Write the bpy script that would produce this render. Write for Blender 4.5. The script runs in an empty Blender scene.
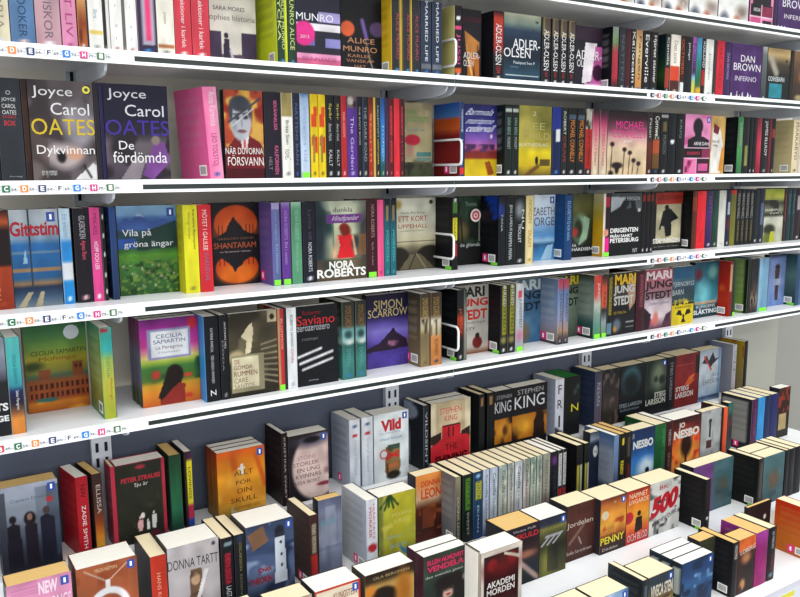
import bpy, math, random
import numpy as np
from mathutils import Matrix, Vector

# ------------------------------------------------------------------ camera
# world axes: X along the bookcase (to the right), Y into it, Z up; eye at EYE above the floor
EYE = 1.65
f, PCX, PCY = 798.0, 400.0, 298.5
def nrm(v): return v / np.linalg.norm(v)
AX = nrm(np.array([1647 - PCX, 165 - PCY, f]))
dn = nrm(np.array([435 - PCX, 5398 - PCY, f]))
dn = nrm(dn - AX * np.dot(dn, AX))
AZ = -dn
AY = np.cross(AZ, AX)
if AY[2] < 0: AY = -AY
R = np.array([AX, AY, AZ])           # camera (x right, y down, z fwd) -> world
def Xof(px, Y, z):
    """world X of the point of depth Y and height z (eye-relative) that is seen in column px"""
    k = (px - PCX) / f
    b = Y * AY + z * AZ
    return (k * b[2] - b[0]) / (AX[0] - k * AX[2])
def Yof(px, X, z):
    k = (px - PCX) / f
    b = X * AX + z * AZ
    return (k * b[2] - b[0]) / (AY[0] - k * AY[2])

SC = bpy.context.scene
COL = SC.collection
cd = bpy.data.cameras.new('camera')
cd.sensor_fit = 'HORIZONTAL'; cd.sensor_width = 36.0; cd.lens = 36.0 * f / 800.0
cd.clip_start = 0.02
cam = bpy.data.objects.new('camera', cd); COL.objects.link(cam)
mx = np.eye(4); mx[:3, 0] = R @ np.array([1, 0, 0]); mx[:3, 1] = R @ np.array([0, -1, 0]); mx[:3, 2] = R @ np.array([0, 0, -1])
mx[2, 3] = EYE
cam.matrix_world = Matrix(mx.tolist())
SC.camera = cam

# ------------------------------------------------------------------ materials
def lin(h):
    if not isinstance(h, str): return np.array(h, float)
    c = np.array([int(h[i:i + 2], 16) for i in (0, 2, 4)]) / 255.0
    return np.where(c <= .04045, c / 12.92, ((c + .055) / 1.055) ** 2.4)
def mat(name, color=None, rough=.5, noise=0.0, nscale=40, spec=.4, metal=0.0, stretch=None, bump=0.0, attr=False, gain=1.0):
    m = bpy.data.materials.new(name); m.use_nodes = True
    nt = m.node_tree; b = nt.nodes['Principled BSDF']
    b.inputs['Roughness'].default_value = rough; b.inputs['Metallic'].default_value = metal
    b.inputs['Specular IOR Level'].default_value = spec
    tc = nt.nodes.new('ShaderNodeTexCoord'); mp = nt.nodes.new('ShaderNodeMapping')
    if stretch: mp.inputs['Scale'].default_value = stretch
    nz = nt.nodes.new('ShaderNodeTexNoise'); nz.inputs['Scale'].default_value = nscale; nz.inputs['Detail'].default_value = 4
    nt.links.new(tc.outputs['Object'], mp.inputs['Vector']); nt.links.new(mp.outputs['Vector'], nz.inputs['Vector'])
    mr = nt.nodes.new('ShaderNodeMapRange'); mr.inputs['To Min'].default_value = gain * (1 - noise); mr.inputs['To Max'].default_value = gain * (1 + noise)
    nt.links.new(nz.outputs['Fac'], mr.inputs['Value'])
    mul = nt.nodes.new('ShaderNodeMix'); mul.data_type = 'RGBA'; mul.blend_type = 'MULTIPLY'; mul.inputs['Factor'].default_value = 1
    if attr:
        a = nt.nodes.new('ShaderNodeAttribute'); a.attribute_name = 'print'
        nt.links.new(a.outputs['Color'], mul.inputs['A'])
    else:
        mul.inputs['A'].default_value = (*lin(color), 1)
    cb = nt.nodes.new('ShaderNodeCombineColor')
    for k in ('Red', 'Green', 'Blue'): nt.links.new(mr.outputs['Result'], cb.inputs[k])
    nt.links.new(cb.outputs['Color'], mul.inputs['B'])
    nt.links.new(mul.outputs['Result'], b.inputs['Base Color'])
    if bump:
        bp = nt.nodes.new('ShaderNodeBump'); bp.inputs['Strength'].default_value = bump; bp.inputs['Distance'].default_value = .001
        nt.links.new(nz.outputs['Fac'], bp.inputs['Height']); nt.links.new(bp.outputs['Normal'], b.inputs['Normal'])
    return m
M_PRINT = mat('printed_card', attr=True, rough=.4, noise=.08, nscale=60, spec=.13, gain=.72)
M_PAGE = {'w': mat('white_paper_edges', 'f4f1e6', .9, .10, 1, .1, stretch=(3, 700, 3), bump=.2),
          'c': mat('cream_paper_edges', 'f0e2bd', .9, .12, 1, .1, stretch=(3, 700, 3), bump=.2),
          'o': mat('yellowed_paper_edges', 'e3bd7a', .9, .12, 1, .1, stretch=(3, 700, 3), bump=.2),
          'g': mat('green_paper_edges', '2f7a3c', .9, .12, 1, .1, stretch=(3, 700, 3), bump=.2)}
M_TAG = mat('sticker_paper', attr=True, rough=.5, noise=.03, nscale=80)
M_SHELF = mat('white_enamelled_steel', 'e9ebee', .35, .03, 6, .5)
M_RAIL = mat('white_plastic_rail', 'f6f8fa', .3, .02, 10, .5)
M_BLACK = mat('black_rail_insert', '14201f', .4, .1, 20, .4)
M_GREY = mat('light_grey_steel', 'c6cbd4', .4, .05, 8, .5)
M_PANEL = mat('beige_grey_back_panel', 'e6e0d4', .6, .04, 5, .3)
M_END = mat('pale_end_panel', '9c9d94', .6, .04, 5, .3)
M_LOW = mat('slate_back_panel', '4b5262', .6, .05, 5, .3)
M_SLOT = mat('dark_slot', '20242c', .8, .1, 10, .1)
M_WIRE = mat('white_coated_wire', 'f2f2f2', .35, .03, 30, .5)
M_FLOOR = mat('grey_linoleum', '8d8b86', .5, .12, 7, .3)
M_WALL = mat('painted_wall', '8f908a', .7, .04, 4, .3)
M_YEL = mat('yellow_tape', 'c9c23c', .5, .08, 20)

# ------------------------------------------------------------------ mesh builder
class MB:
    def __init__(s): s.v = []; s.f = []; s.c = []        # c: colour per vertex (linear)
    def quad(s, pts, col):
        n = len(s.v); s.v += [tuple(p) for p in pts]; s.c += [tuple(lin(col))] * len(pts); s.f.append(tuple(range(n, n + len(pts))))
    def box(s, a, b, col='ffffff', skip=''):
        x0, y0, z0 = a; x1, y1, z1 = b
        F = {'-x': [(x0, y1, z0), (x0, y0, z0), (x0, y0, z1), (x0, y1, z1)], '+x': [(x1, y0, z0), (x1, y1, z0), (x1, y1, z1), (x1, y0, z1)],
             '-y': [(x0, y0, z0), (x1, y0, z0), (x1, y0, z1), (x0, y0, z1)], '+y': [(x1, y1, z0), (x0, y1, z0), (x0, y1, z1), (x1, y1, z1)],
             '-z': [(x0, y1, z0), (x1, y1, z0), (x1, y0, z0), (x0, y0, z0)], '+z': [(x0, y0, z1), (x1, y0, z1), (x1, y1, z1), (x0, y1, z1)]}
        for k, p in F.items():
            if k != skip: s.quad(p, col)
    def poly_prism(s, pts, axis, a, b, col='ffffff'):
        def P(p, t): return (t, p[0], p[1]) if axis == 'x' else (p[0], t, p[1])
        n = len(pts)
        s.quad([P(p, a) for p in pts][::-1], col); s.quad([P(p, b) for p in pts], col)
        for i in range(n):
            p, q = pts[i], pts[(i + 1) % n]
            s.quad([P(p, a), P(q, a), P(q, b), P(p, b)], col)
    def tube(s, path, r, col='ffffff', seg=8):
        path = [Vector(p) for p in path]; rings = []
        for i, p in enumerate(path):
            d = (path[min(i + 1, len(path) - 1)] - path[max(i - 1, 0)]).normalized()
            u = d.cross(Vector((1, 0, 0)));
            if u.length < .1: u = d.cross(Vector((0, 0, 1)))
            u.normalize(); w = d.cross(u); n = len(s.v)
            for k in range(seg):
                t = 2 * math.pi * k / seg
                s.v.append(tuple(p + r * (math.cos(t) * u + math.sin(t) * w))); s.c.append(tuple(lin(col)))
            rings.append(n)
        for a, b in zip(rings, rings[1:]):
            for k in range(seg): s.f.append((a + k, a + (k + 1) % seg, b + (k + 1) % seg, b + k))
        s.f.append(tuple(range(rings[0], rings[0] + seg))[::-1]); s.f.append(tuple(range(rings[-1], rings[-1] + seg)))
    def build(s, name, m, parent=None, smooth=False):
        me = bpy.data.meshes.new(name); me.from_pydata(s.v, [], s.f); me.update()
        a = me.color_attributes.new('print', 'FLOAT_COLOR', 'POINT')
        c = np.ones((len(s.v), 4), np.float32); c[:, :3] = np.array(s.c); a.data.foreach_set('color', c.ravel())
        me.materials.append(m)
        if smooth: me.polygons.foreach_set('use_smooth', [True] * len(me.polygons))
        o = bpy.data.objects.new(name, me); COL.objects.link(o)
        if parent: o.parent = parent
        return o
def empty(name, loc, rz=0, rx=0):
    o = bpy.data.objects.new(name, None); COL.objects.link(o); o.empty_display_size = .02
    o.location = loc; o.rotation_euler = (rx, 0, rz); return o
def tag(o, label=None, cat=None, group=None, kind=None):
    for k, v in (('label', label), ('category', cat), ('group', group), ('kind', kind)):
        if v: o[k] = v
    return o

# ------------------------------------------------------------------ lettering
_tx = {}
def text_mesh(s, bold=0.0):
    """unit-box outline (verts in 0..1, faces) of a line of lettering"""
    k = (s, bold)
    if k not in _tx:
        cu = bpy.data.curves.new('lettering', 'FONT'); cu.body = s; cu.resolution_u = 3; cu.offset = bold; cu.fill_mode = 'FRONT'
        ob = bpy.data.objects.new('lettering', cu)
        me = ob.to_mesh()
        v = np.array([tuple(p.co)[:2] for p in me.vertices]) if len(me.vertices) else np.zeros((0, 2))
        fs = [tuple(p.vertices) for p in me.polygons]
        ob.to_mesh_clear(); bpy.data.objects.remove(ob); bpy.data.curves.remove(cu)
        if len(v):
            lo = v.min(0); sp = np.maximum(v.max(0) - lo, 1e-4); v = (v - lo) / sp
        _tx[k] = (v, fs)
    return _tx[k]

# ------------------------------------------------------------------ printed artwork on a grid
def vnoise(nx, ny, sc, seed, asp=1.5):
    rs = np.random.RandomState(seed % 100000); gx, gy = int(sc) + 2, int(sc * asp) + 2
    g = rs.rand(gy, gx); X = np.linspace(0, sc, nx); Y = np.linspace(0, sc * asp, ny)
    xi = np.minimum(X.astype(int), gx - 2); yi = np.minimum(Y.astype(int), gy - 2); fx = X - xi; fy = Y - yi
    fx = fx * fx * (3 - 2 * fx); fy = (fy * fy * (3 - 2 * fy))[:, None]
    a = g[yi][:, xi]; b = g[yi][:, xi + 1]; c = g[yi + 1][:, xi]; d = g[yi + 1][:, xi + 1]
    return (a * (1 - fx) + b * fx) * (1 - fy) + (c * (1 - fx) + d * fx) * fy
def srgb(h): return np.array([int(h[i:i + 2], 16) for i in (0, 2, 4)]) / 255.0
def paint(ops, nx, ny, seed=1):
    """u runs left to right, v top to bottom; returns ny x nx x 3 linear colours"""
    if isinstance(ops, str): ops = [ops]
    U, V = np.meshgrid(np.linspace(0, 1, nx), np.linspace(0, 1, ny))
    A = np.zeros((ny, nx, 3)); A[:] = .5
    def lay(mask, c): A[:] = A * (1 - mask[..., None]) + srgb(c) * mask[..., None] if isinstance(c, str) else A * (1 - mask[..., None]) + c * mask[..., None]
    for i, o in enumerate(ops):
        if isinstance(o, str): A[:] = srgb(o); continue
        k = o[0]
        if k in 'gh':                                    # vertical / horizontal gradient
            st = o[1]; xs = [s[0] for s in st]; cs = np.array([srgb(s[1]) for s in st])
            T = V if k == 'g' else U
            for ch in range(3): A[..., ch] = np.interp(T, xs, cs[:, ch])
        elif k == 'r':
            _, a, b, c_, d, col = o[:6]
            m = ((U >= a) & (U <= c_) & (V >= b) & (V <= d)).astype(float) * (o[6] if len(o) > 6 else 1); lay(m, col)
        elif k == 'e':
            _, cu, cv, ru, rv, col = o[:6]; soft = o[6] if len(o) > 6 else .12
            q = np.sqrt(((U - cu) / ru) ** 2 + ((V - cv) / rv) ** 2); m = np.clip((1 + soft - q) / (2 * soft), 0, 1); lay(m, col)
        elif k == 'p':
            pts = o[1]; m = np.zeros_like(U, bool); n = len(pts)
            for j in range(n):
                (x1, y1), (x2, y2) = pts[j], pts[(j + 1) % n]
                cnd = ((y1 > V) != (y2 > V)); xx = (x2 - x1) * (V - y1) / ((y2 - y1) or 1e-9) + x1; m ^= cnd & (U < xx)
            lay(m.astype(float) * (o[3] if len(o) > 3 else 1), o[2])
        elif k == 'l':                                   # straight stroke
            _, x1, y1, x2, y2, w, col = o[:7]; dx, dy = x2 - x1, (y2 - y1) * 1.5
            t = np.clip(((U - x1) * dx + (V - y1) * 1.5 * dy) / (dx * dx + dy * dy + 1e-9), 0, 1)
            q = np.hypot(U - x1 - t * dx, (V - y1) * 1.5 - t * dy); lay(np.clip(1.4 - q / w, 0, 1), col)
        elif k == 'n':                                   # mottling
            A[:] = np.clip(A * (1 + o[2] * (vnoise(nx, ny, o[1], seed * 7 + i)[..., None] - .5) * 2), 0, 1)
        elif k == 'm':                                   # blotches of another colour
            n_ = vnoise(nx, ny, o[1], seed * 13 + i); a, b, c_, d = o[4] if len(o) > 4 else (0, 0, 1, 1)
            m = np.clip((n_ - (1 - o[2])) / .2, 0, 1) * ((U >= a) & (U <= c_) & (V >= b) & (V <= d)); lay(m, o[3])
        elif k == 't':                                   # rows of small print
            _, a, b, c_, d, n_, col = o[:7]
            m = ((U >= a) & (U <= c_) & (V >= b) & (V <= d) & (((V - b) / (d - b) * n_) % 1 < .5)).astype(float) * .45; lay(m, col)
        elif k == 's':                                   # spikes rising from the bottom edge v0
            _, v0, h, n_, col = o[:5]; rs = np.random.RandomState(seed); hs = rs.rand(int(n_) + 1)
            t = U * n_; i_ = np.minimum(t.astype(int), int(n_) - 1); tri = 1 - np.abs((t - i_) * 2 - 1)
            lay((V > v0 - h * hs[i_] * tri).astype(float), col)
    A = np.clip(A, 0, 1)
    return np.where(A <= .04045, A / 12.92, ((A + .055) / 1.055) ** 2.4)

# ------------------------------------------------------------------ books
TH = .0011
def plate(face, W, T, H, ops, nx, ny, texts, seed):
    """front / spine / back board of a book; the book stands on z=0, spine at -x, front cover at -y"""
    mb = MB(); e = .0003
    if face == 'front':
        a, b, sk = (-W / 2, -T / 2, 0), (W / 2, -T / 2 + TH, H), '-y'; P = lambda u, v, d=0: (-W / 2 + u * W, -T / 2 - d, H * (1 - v))
    elif face == 'back':
        a, b, sk = (-W / 2, T / 2 - TH, 0), (W / 2, T / 2, H), '+y'; P = lambda u, v, d=0: (W / 2 - u * W, T / 2 + d, H * (1 - v))
    else:
        a, b, sk = (-W / 2, -T / 2 + TH, 0), (-W / 2 + TH, T / 2 - TH, H), '-x'
        t2 = T - 2 * TH
        P = lambda u, v, d=0: (-W / 2 - d - min(.0012, T * .05) * (1 - (2 * u - 1) ** 2), t2 / 2 - u * t2, H * (1 - v))
    art = paint(ops, nx, ny, seed)
    edge = art.mean((0, 1)); mb.box(a, b, edge, sk)
    n0 = len(mb.v)
    for j in range(ny):
        for i in range(nx): mb.v.append(P(i / (nx - 1), j / (ny - 1))); mb.c.append(tuple(art[j, i]))
    for j in range(ny - 1):
        for i in range(nx - 1):
            q = n0 + j * nx + i; mb.f.append((q + nx, q + nx + 1, q + 1, q))
    for t in texts:
        s, c, u0, v0, u1, v1 = t[:6]; o = t[6] if len(t) > 6 else {}
        v, fs = text_mesh(s, o.get('b', 0)); 
        if not len(v): continue
        n = len(mb.v); cl = tuple(lin(c)); sh = o.get('sh', 0)
        for (tx, ty) in v:
            if o.get('down'): uu, vv = u0 + ty * (u1 - u0), v0 + tx * (v1 - v0)
            elif o.get('up'): uu, vv = u1 - ty * (u1 - u0), v1 - tx * (v1 - v0)
            else:
                tx2 = (tx + sh * ty) / (1 + sh); uu = u0 + tx2 * (u1 - u0); vv = v1 - ty * (v1 - v0) + o.get('rise', 0) * (tx - .5)
            mb.v.append(P(uu, vv, e)); mb.c.append(cl)
        mb.f += [tuple(n + k for k in q) for q in fs]
    return mb
PROTO = {}
NB = [0]
LABELS = {}
def book(X0, Y, z, W, T, H, facing, front, spine, back, ft, stx, page, label, group, stick=(), key=None, rx=0, rz=0, fine=(54, 82)):
    """facing 'F' shows the front cover, 'S' the spine; X0 is the left edge as seen, Y the front face"""
    NB[0] += 1; seed = NB[0]
    if facing == 'F': loc = (X0 + W / 2, Y + T / 2, z + EYE); ang = rz
    else: loc = (X0 + T / 2 - W / 2 * math.sin(rz), Y + W / 2, z + EYE); ang = math.pi / 2 + rz
    root = empty('paperback_book', loc, ang, rx)
    tag(root, label, 'book', group); LABELS[label] = LABELS.get(label, 0) + 1
    if key and key in PROTO:                              # another copy of the same title: share the mesh data
        for ch in list(PROTO[key].children):
            c = ch.copy(); COL.objects.link(c); c.parent = root
        return root
    if facing == 'F':
        fx, sx, bx = fine, (4, 28), (3, 4)
    else: fx, sx, bx = (3, 4), (7, 46), (12, 24)
    plate('front', W, T, H, front, *fx, ft if facing == 'F' else (), seed).build('front_cover', M_PRINT, root)
    plate('spine', W, T, H, spine, *sx, stx, seed + 500).build('spine', M_PRINT, root)
    plate('back', W, T, H, back, *bx, (), seed + 900).build('back_cover', M_PRINT, root)
    pb = MB(); pb.box((-W / 2 + TH + .0002, -T / 2 + TH + .0001, .0008), (W / 2 - .0015, T / 2 - TH - .0001, H - .0012))
    pb.build('page_block', M_PAGE[page], root)
    for st in stick:
        m = MB(); y = T / 2 + .0004
        def bx_(a, b, c, d, col, k=0): m.box((-W / 2 + a, y - .0003, c), (-W / 2 + b, y + .0001 + k, d), col)
        if st == 'bar':
            bx_(.012, .042, .008, .03, 'f4f4f0')
            for q in range(9): bx_(.015 + q * .0027, .0163 + q * .0027, .011, .027, '3a3a40', .0002)
            m.build('barcode_sticker', M_TAG, root)['label'] = 'white barcode sticker'
        elif st == 'pink':
            bx_(.046, .066, .008, .03, 'e8287f'); bx_(.053, .059, .013, .025, 'ffffff', .0002)
            m.build('price_sticker', M_TAG, root)['label'] = 'pink square price sticker'
        elif st == 'green':
            bx_(.003, .03, .001, .009, '74d62a'); m.build('price_sticker', M_TAG, root)['label'] = 'green price sticker'
        elif st == 'gspine':
            m.box((-W / 2 - .0022, -T * .38, .001), (-W / 2 - .0013, T * .38, .013), '74d62a'); m.build('price_sticker', M_TAG, root)['label'] = 'green price sticker on the spine'
        elif st in ('peng', 'round', 'rose', 'yring', 'mround'):
            y = -T / 2 - .0004
            if st == 'peng':
                m.box((W / 2 - .020, y, H - .024), (W / 2 - .005, y + .0003, H - .006), '1d3f8f'); m.box((W / 2 - .0145, y - .0002, H - .02), (W / 2 - .0105, y, H - .010), 'f0f4ff')
                m.build('publisher_mark', M_TAG, root)['label'] = 'small blue publisher mark'
            else:
                cx, cz, r, col = {'round': (.015, H * .86, .019, 'c9d3d6'), 'mround': (W * .26, H * .87, .015, 'c4ccd4'), 'rose': (W * .27, H * .72, .018, 'dcd0d2'), 'yring': (W * .40, H * .92, .007, 'd9d03e')}[st]
                pts = [(cx + r * math.cos(k * math.pi / 12), cz + r * math.sin(k * math.pi / 12)) for k in range(24)]
                m.poly_prism(pts, 'y', y, y + .0003, col)
                if st == 'rose':
                    for q, cc in ((.7, 'c2343f'), (.4, 'dcd0d2'), (.2, 'c2343f')): m.poly_prism([(cx + r * q * math.cos(k * math.pi / 9), cz + r * q * math.sin(k * math.pi / 9)) for k in range(18)], 'y', y - .0002 * (2 - q), y, cc)
                if st == 'yring': m.poly_prism([(cx + r * .5 * math.cos(k * math.pi / 9), cz + r * .5 * math.sin(k * math.pi / 9)) for k in range(18)], 'y', y - .0003, y, '3a3a30')
                m.build('round_sticker', M_TAG, root)
    if key: PROTO[key] = root
    return root

# an entry of a row: S = spine outwards, F = front cover outwards; x0, x1 are picture columns of its base (or top) edges
def S(x0, x1, col, desc, t='', tc='e8e8e8', **k): return dict(k, kind='S', x0=x0, x1=x1, col=col, desc=desc, t=t, tc=tc)
def F(x0, x1, desc, art, t=(), **k): return dict(k, kind='F', x0=x0, x1=x1, desc=desc, art=art, t=t)
ORD = ['first', 'second', 'third', 'fourth', 'fifth', 'sixth', 'seventh', 'eighth']
def spine_texts(t, tc):
    if isinstance(t, str): t = [(t, tc, .12, .84)] if t else []
    out = []
    for q in t:
        s, c, v0, v1 = q[:4]; u0, u1 = (q[4], q[5]) if len(q) > 5 else (.27, .73)
        out.append((s, c, u0, v0, u1, v1, dict(down=1)))
    return out
def label(d, where):
    d = d.rstrip(', ')
    if d.endswith('facing out'):
        d2 = d[:-len('facing out')].rstrip(', ')
        if len(d.split()) + len(where.split()) > 16: d = d2
    if len(d.split()) + len(where.split()) > 16: where = where.replace('on the ', '')
    return d + ', ' + where
def row(Y, z, H, zref, where, group, entries, Dmax=.112, page='w'):
    g = .0004; prevX1 = -9; n = len(entries)
    if zref == 0:
        for e in entries:
            for k in ('x0', 'x1'): e[k] += 1.2 * max(0, 1 - e[k] / 260)
    for i, e in enumerate(entries):                       # first the spine-out books: they fix the depth of set-back neighbours
        y = e.get('Y') or (Y(e['x0']) if callable(Y) else Y); e['Yr'] = y; zr = z + zref
        if e['kind'] == 'S': e['X0'], e['X1'] = Xof(e['x0'], y, zr), Xof(e['x1'], y, zr)
    for i, e in enumerate(entries):
        if e['kind'] == 'F':
            y = e.get('Y'); nx = entries[i + 1] if i + 1 < n else None
            if y is None:
                y = Y0 = Y(e['x0']) if callable(Y) else Y
                if nx and nx['kind'] == 'S' and nx.get('bk'):
                    y = Yof(e['x1'], nx['X0'] - .0006, z + zref); far = y > Y0 + .075; y = min(y, Y0 + .075); e['X1'] = Xof(e['x1'], y, z + zref) if far else nx['X0'] - .0006
            e['Y'] = y
            e['X0'] = Xof(e['x0'], y, z + zref); e.setdefault('X1', Xof(e['x1'], y, z + zref))
            if e.get('tuck') and i: e['X0'] = entries[i - 1]['X1'] + .0008
    for i, e in enumerate(entries):
        y = e.get('Y') or e['Yr']; x0, x1 = e['X0'], e['X1']; x0 = max(x0, prevX1) if not e.get('over') else x0
        h = e.get('h', H); pg = e.get('pg', page)
        lab = label(e['desc'], where)
        if e['kind'] == 'S':
            T = max(.005, x1 - x0 - g); W = e.get('W', Dmax)
            ops = [e['col']] if isinstance(e['col'], str) else list(e['col'])
            for (v0, v1, c) in e.get('b', ()): ops.append(('r', 0, v0, 1, v1, c))
            ops.append(('n', 3, .08))
            if e.get('logo', 1): ops.append(('e', .5, .945, .2, .018, e.get('lc', 'd8d8d8'), .3))
            bc = e.get('bc', e['col']); bops = list(bc) if not isinstance(bc, str) else [bc]
            if e.get('blurb', 1): bops.append(('t', .12, .12, .86, .72, 9, e.get('blc', 'b8b8b8')))
            fc = ops[0] if isinstance(ops[0], str) else '404040'
            book(x0, y, z, W, T, h, 'S', [fc], ops, bops, (), spine_texts(e['t'], e['tc']) + [(*q, {}) if len(q) == 6 else q for q in e.get('ht', ())], pg, lab, group, e.get('st', ()), None, e.get('rx', 0), e.get('rz', 0))
            prevX1 = x0 + T + .0003
        else:
            W = x1 - x0 - g; T = e.get('T', .022); nrow = e.get('copies', 1)
            ops = list(e['art']); ops.append(('n', 5, .10))
            tt = [(q[0], q[1], q[2], q[3], q[4], q[5], *q[6:]) for q in e['t']]
            sp = e.get('sp', '303038'); sops = list(sp) if not isinstance(sp, str) else [sp]
            bk = sops[0] if isinstance(sops[0], str) else '404040'
            for c in range(nrow):
                l2 = lab if nrow == 1 else (lab if c == 0 else ('%s copy behind the ' % ORD[c]) + e.get('short', e['desc']))
                book(x0, y + c * (T + .0006), z, W, T, h, 'F', ops, sops, [bk], tt, spine_texts(e.get('stt', ''), e.get('stc', 'e0e0e0')), pg, l2, group,
                     e.get('st', ()), ('F%d%s' % (id(e), where)) if nrow > 1 else None, 0, 0)
            prevX1 = x1
# ------------------------------------------------------------------ the five shelves
W8 = 'f2f2ee'; BK = '17181d'
# -- topmost shelf: only the feet of its books are in the picture
white_art = [W8, ('e', .78, .78, .2, .1, '9a8a80', .6), ('e', .2, .93, .13, .09, '3a3f55', .7), ('e', .62, .9, .1, .05, 'b06a50', .7), ('m', 5, .25, 'c9b9ae', (0, .7, 1, 1))]
row(1.63, .46, .182, 0, 'on the topmost shelf', 'books on the topmost shelf', [
    F(605, 634, 'white portrait paperback facing out, first from the left,', white_art),
    F(635, 661, 'white portrait paperback facing out, second from the left,', white_art),
    F(662, 688, 'white portrait paperback facing out, third from the left,', white_art),
    F(689, 717, 'white portrait paperback facing out, fourth from the left,', white_art),
    F(718, 747.5, 'white portrait paperback facing out, beside the pink and black grid cover', white_art),
    F(749, 772, 'pink and black grid cover paperback facing out', ['e58ab4', ('e', .5, .25, .2, .16, '1d1a1f'), ('r', .1, .38, .9, .6, '1d1a1f'), ('r', .03, .6, .97, .8, '1a181c'), ('r', .5, .62, .95, .78, '8a2a4c'), ('r', .05, .82, .5, .97, 'd8568f'), ('r', .55, .86, .95, .97, '2a1a22'), ('r', .48, .6, .51, 1, 'f0c0d4'), ('r', 0, .8, 1, .82, 'f0c0d4')], [('ARNE DAHL', 'f4f0f4', .15, .66, .45, .72)]),
    S(772.4, 776, '352245', 'thin dark purple spine between the grid cover and the purple cover'),
    F(776.5, 812, 'purple paperback with white capitals facing out', ['4a2a66', ('n', 4, .2), ('s', 1.0, .13, 12, 'f0eef4')], [('DAN', 'f0eef4', .3, .3, .7, .4), ('BROWN', 'f0eef4', .12, .42, .9, .56), ('INFERNO', 'e4dcea', .18, .68, .84, .76)]),
])

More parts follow.
